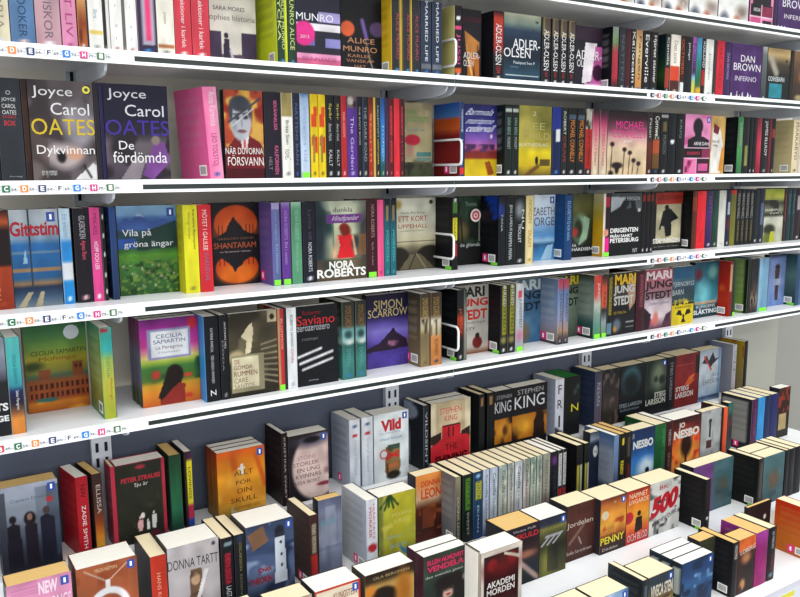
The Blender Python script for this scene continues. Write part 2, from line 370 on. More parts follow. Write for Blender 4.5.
# -- second shelf
adl = dict(b=[(0, .22, 'b59a5c'), (0, .22, '8a7548')])
def munro(c): return [c, ('r', 0, 0, .14, 1, 'e6e23a')]
row(1.63, .2315, .173, 0, 'on the second shelf', 'books on the second shelf', [
    S(-9, 10.3, 'd8d0b4', 'thick cream spine at the far left end', 'HISTORIA', '9a9078'),
    S(11, 35.5, '5a7ea8', 'thick blue-grey spine with dark lettering', [('MAN BOOKER', '2f4a6e', .1, .9, .32, .68)], lc='e8c8c0'),
    S(36.3, 61.5, 'c09aa4', 'thick dusty mauve spine with grey lettering', [('MANNISKOR', '7a6a78', .1, .9, .32, .68)], lc='ffffff'),
    S(62.4, 77.6, 'dd90b4', 'candy pink spine with outlined lettering', [('LITET LIV', 'b04a7e', .1, .86, .25, .75)], lc='b04a7e'),
    S(78.6, 88.3, [('g', [(0, 'd89a4a'), (.4, 'e2b070'), (.7, '8a3f20'), (1, 'b8683a')]), ('m', 4, .4, '6a3018')], 'orange and brown picture spine', ''),
    S(89.5, 104, 'f4f3ee', 'white spine with a yellow arc', [('Bra', '8ab8c8', .55, .64, .35, .65)], b=[(.76, .82, 'e8cf68')], lc='9a9a9a'),
    S(104.4, 106, '2c2c30', 'sliver of a thin black spine between two white ones'),  # no real book: dark colour stands for the shade in a gap
    S(106.4, 110.7, 'e4e3de', 'narrow plain white spine'),
    S(111.2, 123.4, 'f4f3ef', 'white spine dotted with small marks, left one of the pair', [('. : .  : .', '88707a', .2, .85, .42, .58)], lc='c08a8a'),
    S(123.7, 125.6, '6a6a66', 'thin grey spine between the two dotted white spines'),  # fills the gap between its neighbours, shade put in as grey
    S(126, 138, 'f4f3ef', 'white spine dotted with small marks, right one of the pair', [('. : .  : .', '88707a', .2, .85, .42, .58)], lc='c08a8a'),
    S(138.4, 157.4, ['35304a', ('r', .2, 0, .95, .88, 'b8b0c4'), ('r', .42, 0, .8, .83, 'e8467e')], 'violet and grey spine with a hot pink bar', lc='3a8fe0', W=.113),
    S(158, 175.3, 'f3f0e2', 'white spine with a pizza slice', [('smaker', '9aa08a', .5, .64, .4, .6)], lc='8a8a8a', b=[(.86, .9, 'b8764a')]),
    S(175.8, 192.4, 'd2404f', 'red spine with white script, left one of the pair', [('Lektioner i karlek', 'f4e4e4', .3, .88, .38, .66)], lc='ffffff'),
    S(193, 210.6, 'd2404f', 'red spine with white script, right one of the pair', [('Lektioner i karlek', 'f4e4e4', .3, .88, .38, .66)], lc='ffffff'),
    F(211.2, 257.4, 'white cover with a silhouetted woman at a doorway, facing out', ['eeeae0', ('r', 0, .58, .24, 1, '4a3c58'), ('r', .67, .58, 1, 1, '4a3c58'), ('g', [(0, 'eeeae0'), (1, 'eeeae0')]), ('r', 0, .58, .24, 1, '4a3c58'), ('r', .67, .58, 1, 1, '4a3c58'), ('r', .24, .84, .67, 1, '6e5c70'), ('e', .34, .62, .05, .035, '3a3048'), ('p', [(.29, .66), (.40, .66), (.44, .95), (.26, .95)], '3a3048'), ('e', .62, .9, .12, .06, '5e4c60'), ('l', .43, .8, .5, .98, .03, 'd8d0dc')],
      [('SARA MORES', '4a4450', .08, .27, .76, .32), ('ophies historia', '8a8478', .0, .37, .98, .46)]),
    S(277.3, 288.6, [('h', [(0, '24402e'), (.76, '24402e'), (.8, 'd2e02a'), (1, 'd2e02a')])], 'dark green and lime spine with a lime back cover showing', [('LYCKA', 'd8e48a', .12, .7, .1, .4), ('ALICE MUNRO', 'd8e48a', .2, .8, .45, .75)], bc='d2e428', blc='9aa81e', bk=1, st=('bar', 'green'), lc='4a8fd0'),
    S(289, 297, [('h', [(0, '24402e'), (1, '24402e')])], 'dark green spine with yellow lettering left of the lilac cover', [('MUNRO ALICE', 'd8e48a', .12, .8, .2, .8)], lc='4a8fd0'),
    F(297.4, 341, 'cover with a pink band and a round pink seal, facing out', [('g', [(0, '20222c'), (.4, '2a2a40'), (1, '5a4a70')]), ('r', .5, .3, 1, .42, 'a49ad0'), ('r', 0, .45, 1, .54, 'eeeaf0'), ('r', 0, .54, 1, .82, '2a2a38'), ('r', .1, .64, .4, .72, '6a6aa8'), ('r', .65, .62, 1, .74, '8a88c4'), ('r', 0, .82, 1, .88, 'ee9cc4'), ('r', 0, .88, 1, 1, 'd0648c'), ('e', .17, .58, .24, .15, 'e0348c', .06)], [('MUNRO', 'f0f0f4', .0, .33, .84, .42), ('2013', 'f8d0e4', .08, .6, .28, .64), ('BRINNANDE', 'b04a7c', .12, .86, .9, .91)]),
    F(341.6, 382, 'black cover with bronze capitals and a purple flash, facing out', [BK, ('e', .16, .42, .17, .1, 'e0643a'), ('e', .9, .4, .2, .1, '5a4670'), ('l', .52, .3, .62, .52, .05, '7a60b0'), ('l', .6, .55, .7, .8, .012, 'a09070'), ('l', .7, .8, .82, 1, .012, 'b8b0a0')], [('ALICE', 'c8906a', .15, .53, .82, .6), ('MUNRO', 'c8906a', .05, .64, .88, .71), ('KARLEK', 'b88460', .16, .745, .74, .785), ('VANSKAP', 'b88460', .12, .81, .8, .85), ('HAT', 'b88460', .32, .88, .6, .92)]),
    S(391.6, 402.4, [('h', [(0, '2c2e32'), (.8, '2c2e32'), (.85, 'ecc23a'), (1, 'ecc23a')])], 'grey-black spine with red lettering beside a yellow back cover', [('ALICE MUNRO', 'b04a60', .2, .8, .42, .72)], bc='f2c930', blc='c89a1e', bk=1, st=('bar',), lc='4a8fd0'),
    S(402.8, 412.6, [('h', [(0, '2c2e32'), (.8, '2c2e32'), (.85, 'ecc23a'), (1, 'ecc23a')])], 'grey-black spine with red lettering, middle one of three', [('ALICE MUNRO', 'b04a60', .2, .8, .42, .72)], lc='4a8fd0'),
    S(413, 420.8, '2c2e32', 'grey-black spine with red lettering, left of two slate blue spines', [('ALICE MUNRO', 'b04a60', .2, .8, .3, .7)], lc='4a8fd0'),
    S(421.2, 431.4, '2e3a50', 'slate blue spine with white lettering, left one of the pair', [('MARRIED LIFE', 'e4e8ec', .0, .8, .36, .64)], lc='3a78c0', b=[(.84, .9, '6a7078')]),
    S(432.2, 442, '2e3a50', 'slate blue spine with white lettering, right one of the pair', [('MARRIED LIFE', 'e4e8ec', .0, .8, .36, .64)], lc='3a78c0', b=[(.84, .9, '6a7078')]),
    S(454, 462, ['1c1a20', ('e', .5, .17, .3, .03, 'e8e8ee'), ('e', .5, .3, .45, .03, 'd84a80'), ('r', .1, .86, .9, .93, 'd8602c')], 'black spine with pink lettering and a pale yellow back', [('JUSSI', 'd8508c', .38, .8, .25, .75)], bc=[('h', [(0, 'a89e60'), (.5, 'd8d080'), (1, 'e4dc90')])], blurb=0, bk=1),
    F(462.4, 481, 'black cover with orange axe shapes, facing out', ['1c1a20', ('p', [(.1, .3), (.9, .45), (.9, .55), (.4, .7), (.2, .6)], 'b87a3c'), ('p', [(.3, .68), (.9, .62), (.9, 1), (.25, 1)], 'b86a24'), ('l', .3, .7, .6, 1, .05, 'f0c060'), ('m', 5, .25, '5a2a1a'), ('r', 0, .1, 1, .18, '3a1a24')], [('ADLER-', 'e0dcd8', .05, .6, .92, .69), ('OLSEN', 'e0dcd8', .05, .71, .6, .8)], Y=1.65),
    S(493, 503, [('g', [(0, '2a1420'), (.1, 'c23a2a'), (.5, 'a82c24'), (.66, '1c1a20'), (1, '1c1a20')])], 'red fading to black spine with white capitals', [('ADLER-OLSEN', 'f4f4f4', .18, .76, .2, .8), ('1234', 'd04040', .78, .88, .3, .7)], bc='15151b', blurb=0, bk=1, st=('green',), lc='e8e8e8'),
    F(503.4, 540, 'navy cover with bold white capitals and grass along its top, facing out', [('g', [(0, 'b0b49a'), (.14, '7a8a80'), (.24, '25384e'), (.6, '14202e'), (.85, '2a4a5e'), (1, '16283a')]), ('m', 9, .4, '2a3a34', (0, .08, 1, .24)), ('r', .05, .885, .95, .895, 'c0d0d8')], [('ADLER-', 'f4f6f8', .24, .36, .98, .5), ('OLSEN', 'f4f6f8', .0, .5, .72, .63), ('Flaskpost fran P', 'd8e0e8', .26, .68, .84, .735), ('boktips', '6a8aa0', .18, .75, .4, .79)]),
    *[S(a, b, ['1b1a20', ('r', .1, 0, .85, .25, '8a7a50'), ('r', .3, .02, .9, .2, '5a4a44')], 'black and gold spine with white capitals, %s of four,' % o, [('ADLER-OLSEN', 'f4f4f4', .18, .78, .2, .8), ('1234', 'c04040', .8, .88, .35, .65)], lc='e8e8e8', **k) for a, b, o, k in ((541.2, 550, 'leftmost', dict()), (551, 558.4, 'second', {}), (559, 566.4, 'third', {}), (567, 574.6, 'rightmost', {}))],
    F(575, 601, 'white and magenta cover with stripes, facing out', ['26222e', ('p', [(.35, .25), (.8, .25), (.65, .85), (.3, .9)], 'f2e6ee'), ('r', .55, .3, 1, .95, 'c460a4'), ('p', [(.35, .25), (.75, .25), (.6, .85), (.25, .9)], 'f4eaf0'), ('e', .85, .72, .2, .13, '3a1f34'), ('r', .35, .9, 1, 1, 'e8a8d0'), ('r', 0, 0, 1, .22, '3a2a3c')], [('ADLER-', 'f4f4f4', .0, .38, .98, .52), ('OLSEN', 'f4f4f4', .05, .53, .6, .64)]),
    S(611, 617.2, ['1d1f20', ('g', [(0, '9aa49a'), (.25, '6a8a5a'), (.4, 'a83440'), (.8, 'b02c3c'), (1, '1d1f20')])], 'narrow green and red spine beside a black back cover', bc='16181d', bk=1, st=('bar',), logo=0),
    S(618, 624.4, '2b2f36', 'narrow charcoal spine left of a dark red one', 'NATTEN', '5a6068'),
    S(624.8, 629.4, '451a22', 'narrow dark red spine right of the charcoal one', '', lc='3a78c0'),
    S(629.8, 634.2, '1e1f24', 'narrow black spine with large white lettering by the dark red one', [('Kallocain', 'f4f4f0', .04, .86, .2, .9)]),
    S(634.6, 641, [('g', [(0, 'b88a5a'), (.4, 'd8bc88'), (1, 'c07a3a')])], 'narrow tan spine with brown lettering', [('Fangen', '5a3a20', .1, .8, .25, .8)], lc='3a78c0'),
    S(641.8, 648.6, '1c1a1c', 'black spine with white lettering, left one before the green cover', [('Everville', 'f2f2f2', .06, .84, .25, .8)], lc='6aa0b0'),
    S(649.2, 656.2, '1f1b1c', 'black spine with white lettering, right one before the green cover', [('Hjärtat stannar', 'f2f2f2', .06, .84, .25, .8)], lc='6aa0b0'),
    S(664, 668.4, ['20262c', ('r', 0, .56, 1, .9, 'a83a2c')], 'narrow spine, dark above and brick red below', [('Camilla', 'eceae4', .06, .52, .25, .8)], bc=[('g', [(0, '1a2630'), (.4, '1c3a30'), (.7, '3a5a2c'), (1, '14181c')])], blurb=0, bk=1),
    S(669, 678.6, ['efe9dc', ('r', 0, .52, 1, .76, 'd8482c'), ('r', 0, .76, 1, 1, '4a2824')], 'cream spine with an orange-red band', [('Den sista', '8a8478', .1, .48, .3, .7)], lc='d0c8b0'),
    S(679, 683, '3a1d18', 'narrow dark brown spine with orange lettering', [('OCTOBER', 'c8602c', .06, .66, .15, .85)], b=[(.8, 1, 'e8eef0')]),
    S(683.4, 690.4, '1b1c22', 'black spine with a white title near its head', [('Jaktlaget', 'e4e4e4', .1, .4, .35, .7)], logo=0),
    S(690.8, 694.4, [('g', [(0, 'c05ab8'), (.3, '8a4aa0'), (.6, '4a2a6a'), (.68, '7ac0d8'), (.8, 'c8d060'), (1, 'd8d040')])], 'narrow violet and yellow spine', [('FLICKA', '2a1a3a', .1, .6, .15, .85)], logo=0),
    S(694.8, 700, [('g', [(0, '4a9ad0'), (.4, '2f8a90'), (.7, '1f6a48'), (.82, '3a6a3c'), (.88, 'e0b030'), (1, 'd8982c')])], 'spine shading from blue to green with a yellow foot', logo=0),
    S(700.4, 703.6, ['202026', ('r', 0, .55, 1, .8, 'b8282c')], 'very thin black and red spine beside the white spine', [('ROSLUND', 'f0f0f0', .05, .5, .1, .9)], logo=0),
    S(704, 711.4, 'ebece6', 'white spine between a black and red spine and a dark one', [('Doden', '9a9a94', .25, .7, .35, .65)], lc='a0a0a0'),
    S(711.8, 714.6, '3c3234', 'thin dark spine wedged beside the bright red spine'),
    S(715, 722.4, 'd22a3c', 'bright red spine left of the purple cover', 'BLOD', 'b01c2c', lc='b01c2c'),
    S(722.8, 729, '3d2a58', 'dark purple spine of a thriller left of its matching cover', [('DAN BROWN', 'a898c4', .2, .66, .3, .7)], logo=0),
    F(729.4, 759.6, 'purple cover with a white jagged skyline along its foot, facing out', ['4a2a66', ('m', 4, .3, '5a3878'), ('m', 5, .2, '3c2056'), ('s', 1.0, .16, 11, 'f2f0f6')], [('DAN', 'f2f0f6', .3, .2, .76, .32), ('BROWN', 'f2f0f6', .08, .35, .96, .48), ('INFERNO', 'e0d6ea', .14, .58, .84, .67)]),
    S(760.2, 765, [('g', [(0, 'd0d0cc'), (.15, '6a7274'), (1, '3a4448')])], 'narrow grey spine right of the purple skyline cover'),
    F(765.4, 787.6, 'dark cover with a gold glow and a teal box, facing out', [('g', [(0, 'b89a68'), (.12, 'c8ac78'), (.3, '4a4030'), (.5, '20201e'), (1, '17181a')]), ('l', .15, .2, .4, .45, .12, 'b0a898'), ('m', 6, .3, '17171a', (.4, .1, 1, .5)), ('r', .12, .66, .68, .93, '2a8a9a')], [('ODINSBARN', 'e4eef0', .06, .53, .78, .62)]),
    S(788, 791, '20201f', 'thin black spine left of the brown and orange cover', logo=0),
    F(791.4, 818, 'brown cover with an orange figure at the right picture edge', [('g', [(0, '8a6a4a'), (.4, '5a4030'), (1, '2a2420')]), ('e', .55, .5, .3, .13, 'd87a2c', .4), ('e', .25, .9, .15, .06, 'b0a070', .4)]),
])

# -- third shelf
palm = [('g', [(0, '221c22'), (.15, '8a2a50'), (.3, 'c86a80'), (.5, 'd8a898'), (1, 'cdbfa2')])]
dahl = ['e08ab8', ('m', 3, .3, 'c85a94', (0, 0, 1, .5)), ('e', .5, .2, .19, .14, '1c1a20'), ('r', .38, .3, .66, .42, '1c1a20'), ('p', [(.12, .42), (.38, .36), (.7, .36), (.95, .42), (.95, .55), (.12, .55)], '1c1a20'), ('r', 0, .56, 1, .72, '1b181c'), ('r', .68, .57, 1, .72, '8a2c54'), ('r', 0, .73, .48, 1, 'e07aac'), ('m', 5, .45, '7a1a44', (.05, .76, .45, .97)), ('r', .5, .73, 1, .98, '3a1a2a'), ('r', .56, .82, .94, .94, 'd85a98'), ('r', 0, .55, 1, .565, 'f0c8dc'), ('r', 0, .72, 1, .735, 'f0c8dc'), ('r', .48, .73, .5, 1, 'f0c8dc')]
row(1.63, -.0085, .184, 0, 'on the third shelf', 'books on the third shelf', [
    S(-6, 0.6, '241a20', 'dark spine cut by the left picture edge'),
    S(1.2, 26, '2c3138', 'thick charcoal spine with stacked white and red capitals', [], W=.115, logo=0, ht=[('JOYCE','d8d8d8',.2,.19,.8,.23),('CAROL','d8d8d8',.2,.25,.8,.29),('OATES','d8d8d8',.2,.31,.8,.35),('SVART','b83040',.2,.36,.8,.39),('BOK','d83a44',.25,.41,.75,.46),('O','c8c8c8',.4,.12,.6,.16),('forlag','b0b0b0',.3,.95,.85,.965)]),
    S(26.6, 32.4, ['2a1c18', ('r', 0, .2, 1, .8, '3a241c')], 'dark brown spine left of the yellow-lettered cover', logo=0),
    F(33, 97.4, 'grey collage cover with large yellow capitals, facing out', ['5a5256', ('m', 4, .5, '3a3236'), ('m', 3, .3, '8a8288'), ('e', .75, .45, .25, .22, '8f8a92', .3), ('e', .5, .75, .3, .13, 'a89c9c', .3), ('e', .66, .73, .13, .06, 'c09078', .4), ('e', .45, .76, .07, .06, '141216', .3), ('r', 0, .38, .25, 1, '4a3a34', .5), ('p', [(.62, 1), (.95, .82), (1, .86), (1, 1)], 'dcdcdc'), ('l', .8, .85, .9, .97, .02, '222222'), ('e', .92, .08, .05, .05, '101012')],
      [('Joyce', 'e8e8ea', .06, .06, .68, .18), ('Carol', 'e8e8ea', .33, .22, .93, .34), ('OATES', 'd8bc2c', .02, .38, 1.0, .54, dict(b=0)), ('Dykvinnan', 'f0f0f0', .08, .645, .98, .76), ('en ny roman', 'c8c8c8', .13, .9, .36, .97)], st=('yring',)),
    S(98, 103, '26222a', 'dark grey spine between the two collage covers', logo=0),
    S(103.4, 107, '221e4a', 'narrow indigo spine left of the purple-lettered cover', logo=0),
    F(107.4, 171, 'black and violet cover with large purple capitals, facing out', [('g', [(0, '1a1830'), (.35, '1e1c34'), (.5, '2a2634'), (.62, '6a6068'), (1, '453c48')]), ('m', 5, .4, '2a242c', (0, .5, 1, 1)), ('p', [(.55, .95), (.75, .6), (.92, .6), (1, .8), (.72, 1)], '7a4890'), ('p', [(.2, 1), (.45, .75), (.6, .8), (.5, 1)], '8a8088'), ('e', .78, .58, .07, .05, '8a7a78')],
      [('Joyce', 'dcdce4', .06, .05, .66, .17), ('Carol', 'dcdce4', .32, .21, .93, .33), ('OATES', '46329a', .01, .37, 1.0, .53, dict(b=0)), ('De', 'f0f0f0', .2, .59, .43, .68), ('fördömda', 'f0f0f0', .1, .7, .95, .82)]),
    S(210, 225.2, [('h', [(0, 'fa80b4'), (1, 'f7a4c8')])], 'hot pink leaning book with its pink back cover showing, beside bare panel', [('Anna Karenina', 'f6e0ea', .05, .42, .35, .85), ('LEO TOLSTOJ', 'b03a78', .5, .85, .2, .7)], bc='fb6cab', blc='ee8cba', st=('bar',), lc='3a60a8', rx=-.06, rz=.16, h=.188, W=.125),
    F(226.5, 265, 'red and gold cover with a blue-grey masked face, facing out', ['a8432a', ('m', 5, .5, 'd8a848'), ('m', 6, .4, '8a2418'), ('e', .85, .5, .2, .14, 'd8a850', .5), ('p', [(.14, .6), (.3, .5), (.6, .5), (.9, .58), (1, .66), (1, 1), (0, 1), (0, .68)], '6e1a22'), ('p', [(.38, .5), (.62, .5), (.56, .66), (.44, .66)], 'd8d4d0'), ('l', .5, .56, .5, .66, .03, 'c04050'),
       ('e', .42, .34, .27, .23, 'b4b8c0', .08), ('e', .40, .15, .26, .09, '3a3e48', .15), ('e', .17, .24, .05, .1, '3a3e48', .3), ('e', .66, .22, .05, .09, '4a4e58', .3), ('l', .24, .27, .38, .265, .018, '4a4a52'), ('l', .48, .265, .62, .25, .018, '4a4a52'), ('e', .32, .31, .07, .026, '3a3c46', .3), ('e', .54, .3, .07, .026, '3a3c46', .3), ('l', .43, .3, .45, .4, .018, '8a8e98'), ('e', .44, .46, .12, .02, '7a5058', .3), ('e', .25, .4, .06, .08, '9298a4', .6), ('l', .1, .36, .95, .08, .022, '3c4048'), ('l', .2, .4, .75, .2, .01, 'd8d8dc'), ('r', 0, .88, 1, 1, '4a0f18')],
      [('NÄR DUVORNA', 'f0ece8', .0, .63, .98, .72), ('FÖRSVANN', 'f0ece8', .05, .73, .98, .85), ('*', 'f0ece8', .98, .6, 1, .62)]),
    S(266, 282.3, '1f1b28', 'black spine with pink block capitals and a white dot', [('BEKÄNNELSER', 'e06a9c', .1, .44, .58, .84), ('KALIFORNIEN', 'e06a9c', .62, .95, .58, .84), ('HELT', '8a8088', .75, .9, .2, .4)], W=.114, lc='1f1b28'),
    S(283, 294.2, ['f0efe8', ('r', 0, 0, 1, .28, '9a8c56')], 'white spine with a khaki head', [('Britta Sten', '3a3a38', .32, .6, .35, .65), ('novell', '8a8a88', .66, .78, .2, .8)], lc='808080', W=.113),
    S(294.7, 301, '22263a', 'narrow midnight blue spine right of the khaki-headed spine', 'NATTENS BARN', '5a6a9a', lc='3a5aa0'),
    S(301.5, 310.8, [('g', [(0, '5a7ab0'), (.06, 'a8c4e4'), (1, 'c4d4e8')])], 'pale blue spine with a green sticker at its foot', [('vinterns tid', '9ab0d0', .15, .8, .3, .7)], st=('gspine',), logo=0),
    *[S(a, b, ['e8cb1e', ('r', .5, .14, 1, .25, 'd84a1e'), ('r', .1, .24, .95, .38, 'd84a1e'), ('r', .05, .5, .5, .6, 'd84a1e'), ('r', .4, .5, 1, .7, 'd8441e'), ('r', .2, .48, .55, .8, '8a7a3c')], 'yellow and orange checked spine, %s one of the pair' % o, lc='6a5a20') for a, b, o in ((311.4, 319, 'left'), (319.4, 326.6, 'right'))],
    S(327.2, 335, '1c1d20', 'black spine with yellow lettering, left one of the pair beside checked spines', [('Spår', 'c8c05a', .1, .3), ('Anne Holt', 'b8b8b8', .34, .55), ('KALLT', 'c8c8c8', .66, .86)]),
    S(335.6, 341.6, '1c1d20', 'black spine with yellow lettering, right one of the pair by the red spine', [('Spår', 'c8c05a', .1, .3), ('Anne Holt', 'b8b8b8', .34, .55), ('KALLT', 'c8c8c8', .66, .86)]),
    S(342, 347.6, 'b42a32', 'brick red spine left of the violet spine', [('MARK HADDON', 'e4a0a0', .2, .5, .25, .75)], lc='f0c0c0'),
    S(348, 358, ['53308a', ('r', 0, 0, 1, .14, '6a5a58'), ('e', .3, .06, .3, .05, 'c0b8b0'), ('e', .8, .1, .2, .04, '2a2228')], 'violet spine with a picture at its head', [('The Garden', 'c8b4e4', .25, .9, .3, .65)], lc='b8a8d8'),
    S(358.4, 362.4, '1f1d1e', 'narrow black spine right of the violet spine', [('THE BODY BOOK', 'b0b0a8', .12, .6)], lc='e8dcc8'),
    S(362.8, 369, ['24262a', ('r', 0, .0, .3, 1, '283a60')], 'narrow black and navy spine with a cream foot mark', [('THE DARK ROAD', '9a9a94', .12, .8)], lc='d8d0b0'),
    S(369.4, 373.6, [('g', [(0, '5a2018'), (.3, 'b83a24'), (1, 'a82a20')])], 'narrow red-orange spine', [('Storm', 'e0a070', .2, .8)], lc='d07060'),
    S(374, 376.2, 'd8ac4a', 'very thin golden spine'),
    S(376.5, 380.6, '2a2c30', 'narrow dark spine with yellow lettering', [('KALLENTOFT', 'a8c0b0', .1, .5), ('HÖSTOFFER', 'e0cc3a', .52, .84)], lc='d8c840'),
    S(381, 385.6, [('g', [(0, '2a4a8a'), (.3, '2f78c4'), (.7, '3a8fd4'), (.85, '1f5a5a'), (1, '1f4a40')])], 'narrow bright blue spine', [('Indigo', 'a8d4f0', .35, .8)], lc='9ad0a0'),
    S(386, 388.8, [('g', [(0, '2a2a58'), (.5, '4a2a5a'), (1, '5a2438')])], 'very thin plum spine'),
    S(389.2, 394, ['5a1a24', ('r', .3, .1, .75, .45, 'a82a38'), ('r', .3, .55, .75, .8, 'a82a38')], 'narrow maroon spine with red lettering left of the scarlet spine', [('HYPNOS', 'c8404a', .1, .8)], lc='c05050'),
    S(394.4, 400, 'e0303c', 'scarlet spine between two maroon ones', '', lc='e86a6a'),
    S(400.4, 404.4, ['4a1a24', ('r', .3, .1, .75, .45, 'a82a38')], 'narrow maroon spine with red lettering right of the scarlet spine', [('HYPNOS', 'c8404a', .1, .8)], lc='c05050'),
    F(405, 432, 'beige cover with a red parasol and green title, facing out', [('g', [(0, '9a8f70'), (.3, 'a89c78'), (.75, 'a29a74'), (.82, '4a4a38'), (1, '3f4a30')]), ('m', 5, .3, 'b4aa86', (0, 0, 1, .8)), ('e', .28, .5, .28, .075, 'b8203a', .1), ('e', .2, .64, .12, .08, 'b08070', .4), ('r', .42, .66, .98, .72, '4a7a78'), ('r', .42, .74, .95, .78, '6a8a80'), ('m', 7, .4, '2c2c24', (0, .8, 1, 1))], [('min', '5a9a4a', .1, .08, .4, .16), ('mormors', '5a9a4a', .1, .18, .85, .26), ('liv och tid', '5a8a94', .1, .34, .7, .38)]),
    S(459.6, 464.2, '1f3d6a', 'narrow dark blue spine with a sunset back cover behind a wire stop', [('MARIANNE', 'c8d8ec', .1, .4), ('karma', 'd8e4f0', .5, .85)], bc=[('g', [(0, '2f5fb4'), (.18, '4a86c8'), (.22, 'c8541c'), (.35, 'd0602a'), (.45, '7a1c20'), (.85, '8a2420'), (1, '6a1a1a')])], blurb=0, bk=1, st=('bar', 'pink'), b=[(.88, .96, 'd8302c')], logo=0),
    F(464.6, 496.6, 'purple sky and yellow field cover with white script, facing out', [('g', [(0, '2a2a6a'), (.3, '3a3a8c'), (.5, '8a5ab4'), (.6, 'c86a9a'), (.66, '7a2a2c'), (.74, '8a3020'), (.77, 'd0b41e'), (1, 'dcc020')]), ('m', 8, .5, '4a2a5a', (0, .55, 1, .66)), ('e', .82, .44, .04, .03, 'd8d0e4'), ('p', [(.62, .8), (.78, .78), (.92, .97), (.72, .99)], '9a4a1c')], [('Barmvala', 'dfe4f4', .0, .06, .98, .15, dict(sh=.2)), ('marianne', 'dfe4f4', .0, .19, .98, .27, dict(sh=.2)), ('cedervall', 'f0f4fc', .0, .28, .98, .38, dict(sh=.2))]),
    *[S(a, b, '17221f', 'green-black spine with silver lettering, %s one of the pair' % o, [('SARA BERG', '7aa090', .18, .42, .25, .75), ('MORDET', 'a0aaa4', .45, .62)], bc='1c2422', lc='e8e8e0', b=[(.06, .09, 'b8c4bc')], **k) for a, b, o, k in ((504.6, 511.6, 'left', dict(bk=1, st=('bar',))), (512, 518, 'right', {}))],
    F(518.4, 550.6, 'yellow-green landscape cover with two walkers, facing out', [('g', [(0, '8a8438'), (.25, '6a6a2c'), (.5, 'a09438'), (.58, 'b8a83c'), (.66, 'd8c41e'), (.85, 'c8ac1e'), (1, '6a5a28')]), ('e', .2, .25, .3, .2, 'b8ac50', .8), ('e', .55, .78, .05, .06, '1f1c14'), ('r', .65, .76, .97, .86, '5a4a1c'), ('l', .2, 1, .6, .86, .05, '6a4a20')], [('LEE', 'a8a060', .2, .24, .8, .34), ('CHILD', 'a8a060', .08, .38, .95, .48), ('BLIXTNEDSLAG', 'd8d8b8', .0, .53, .9, .575), ('2', 'c8c498', .4, .08, .52, .14)]),
    S(551.4, 560, ['1f2f86', ('r', 0, .34, 1, 1, '16234a'), ('r', .45, .33, .9, .5, 'dfe6e6')], 'blue spine with a white box right of the yellow landscape', lc='4a86b8'),
    S(560.6, 566.4, '1f2422', 'narrow black spine with red lettering right of the blue spine', [('ROBERT', 'c8d0c8', .06, .4), ('CRAIS', 'a03a34', .42, .8)], lc='e0e0e0'),
    *[S(a, b, ['1a1b1d', ('r', .1, .1, .9, .16, '4a5a6a')], 'black spine with orange capitals, %s one of the pair' % o, [('MICHAEL CONNELLY', 'd8842c', .18, .8, .25, .78)], lc='e0e0e0') for a, b, o in ((567, 575.4, 'left'), (576, 584, 'right'))],
    S(584.4, 590.8, ['a4241f', ('r', 0, 0, 1, .3, 'b8b4a8'), ('m', 6, .5, '1c1c1c', (0, 0, 1, .3)), ('r', 0, .9, 1, 1, '1c1818')], 'red spine with a grey picture head', [('DEN TREDJE', '5a1010', .34, .86)], lc='e0e0e0'),
    *[S(a, b, palm, 'spine shading from magenta to sand, %s one of the pair' % o, [('CONNELLY', 'c8287a', .2, .62, .3, .7), ('SVART', '8a3a50', .64, .86, .3, .6)], lc='e8e0d0') for a, b, o in ((591.2, 598, 'left'), (598.6, 606, 'right'))],
    F(606.4, 645.6, 'palm tree cover with magenta capitals, facing out', [('g', [(0, '1d181c'), (.12, '3a2028'), (.3, '8a4a60'), (.42, 'c89a98'), (.6, 'dcc4a4'), (1, 'd0b890')])] + [z for cu, cv in ((.12, .52), (.43, .6), (.57, .65), (.67, .77), (.8, .82)) for z in (('l', cu, cv, cu - .03, 1, .012, '3a2a28'), ('e', cu, cv, .055, .035, '2a1a1c', .3))] + [('e', .25, .85, .14, .05, '241618', .3), ('e', .25, .91, .05, .07, '241618', .3), ('e', .1, .97, .06, .04, '241618', .4)], [('MICHAEL', 'e0388c', .2, .16, .94, .28), ('CONNELLY', 'e0388c', .12, .3, .98, .42), ('SVART', 'f0e8e8', .4, .45, .62, .49)]),
    S(646, 651, ['1e1c1e', ('g', [(0, '2a2a2e'), (.45, '3a3030'), (.5, '6a2a20'), (1, '3a1f18')])], 'narrow black and rust spine right of the palm cover', [('Fasan', 'c8c8c4', .1, .4)]),
    S(651.6, 658.4, ['1b1b1b', ('r', 0, .44, 1, .66, 'a8502c'), ('r', 0, .66, 1, .9, '6a4a24')], 'black spine with white lettering over a brown picture', [('Cornwell', 'f0f0e8', .06, .42, .2, .8)], lc='3a5a8a'),
    S(659, 666.4, ['17191b', ('r', .3, .15, .8, .3, '6a5a38')], 'black spine with a small gold panel', [('MORGON', '6a7072', .36, .66)], b=[(.04, .07, 'a0a0a0')]),
    S(667, 674.4, ['15181d', ('e', .5, .46, .3, .035, 'e0e4e8')], 'black spine with one white mark halfway up', [('STJARNOR', '28303a', .1, .4)], lc='20262c'),
    S(675, 682.6, '141618', 'black spine with a small white logo left of the silhouette cover', [('KRIG', '7a8a80', .1, .4, .3, .6)], lc='e8e8e8'),
    F(683, 708.6, 'pink cover with a black silhouetted head, facing out', dahl, [('ARNE DAHL', 'f2eef2', .36, .455, .98, .51), ('BLINDBOCK', 'd83a5c', .12, .62, .62, .67)], st=('peng',)),
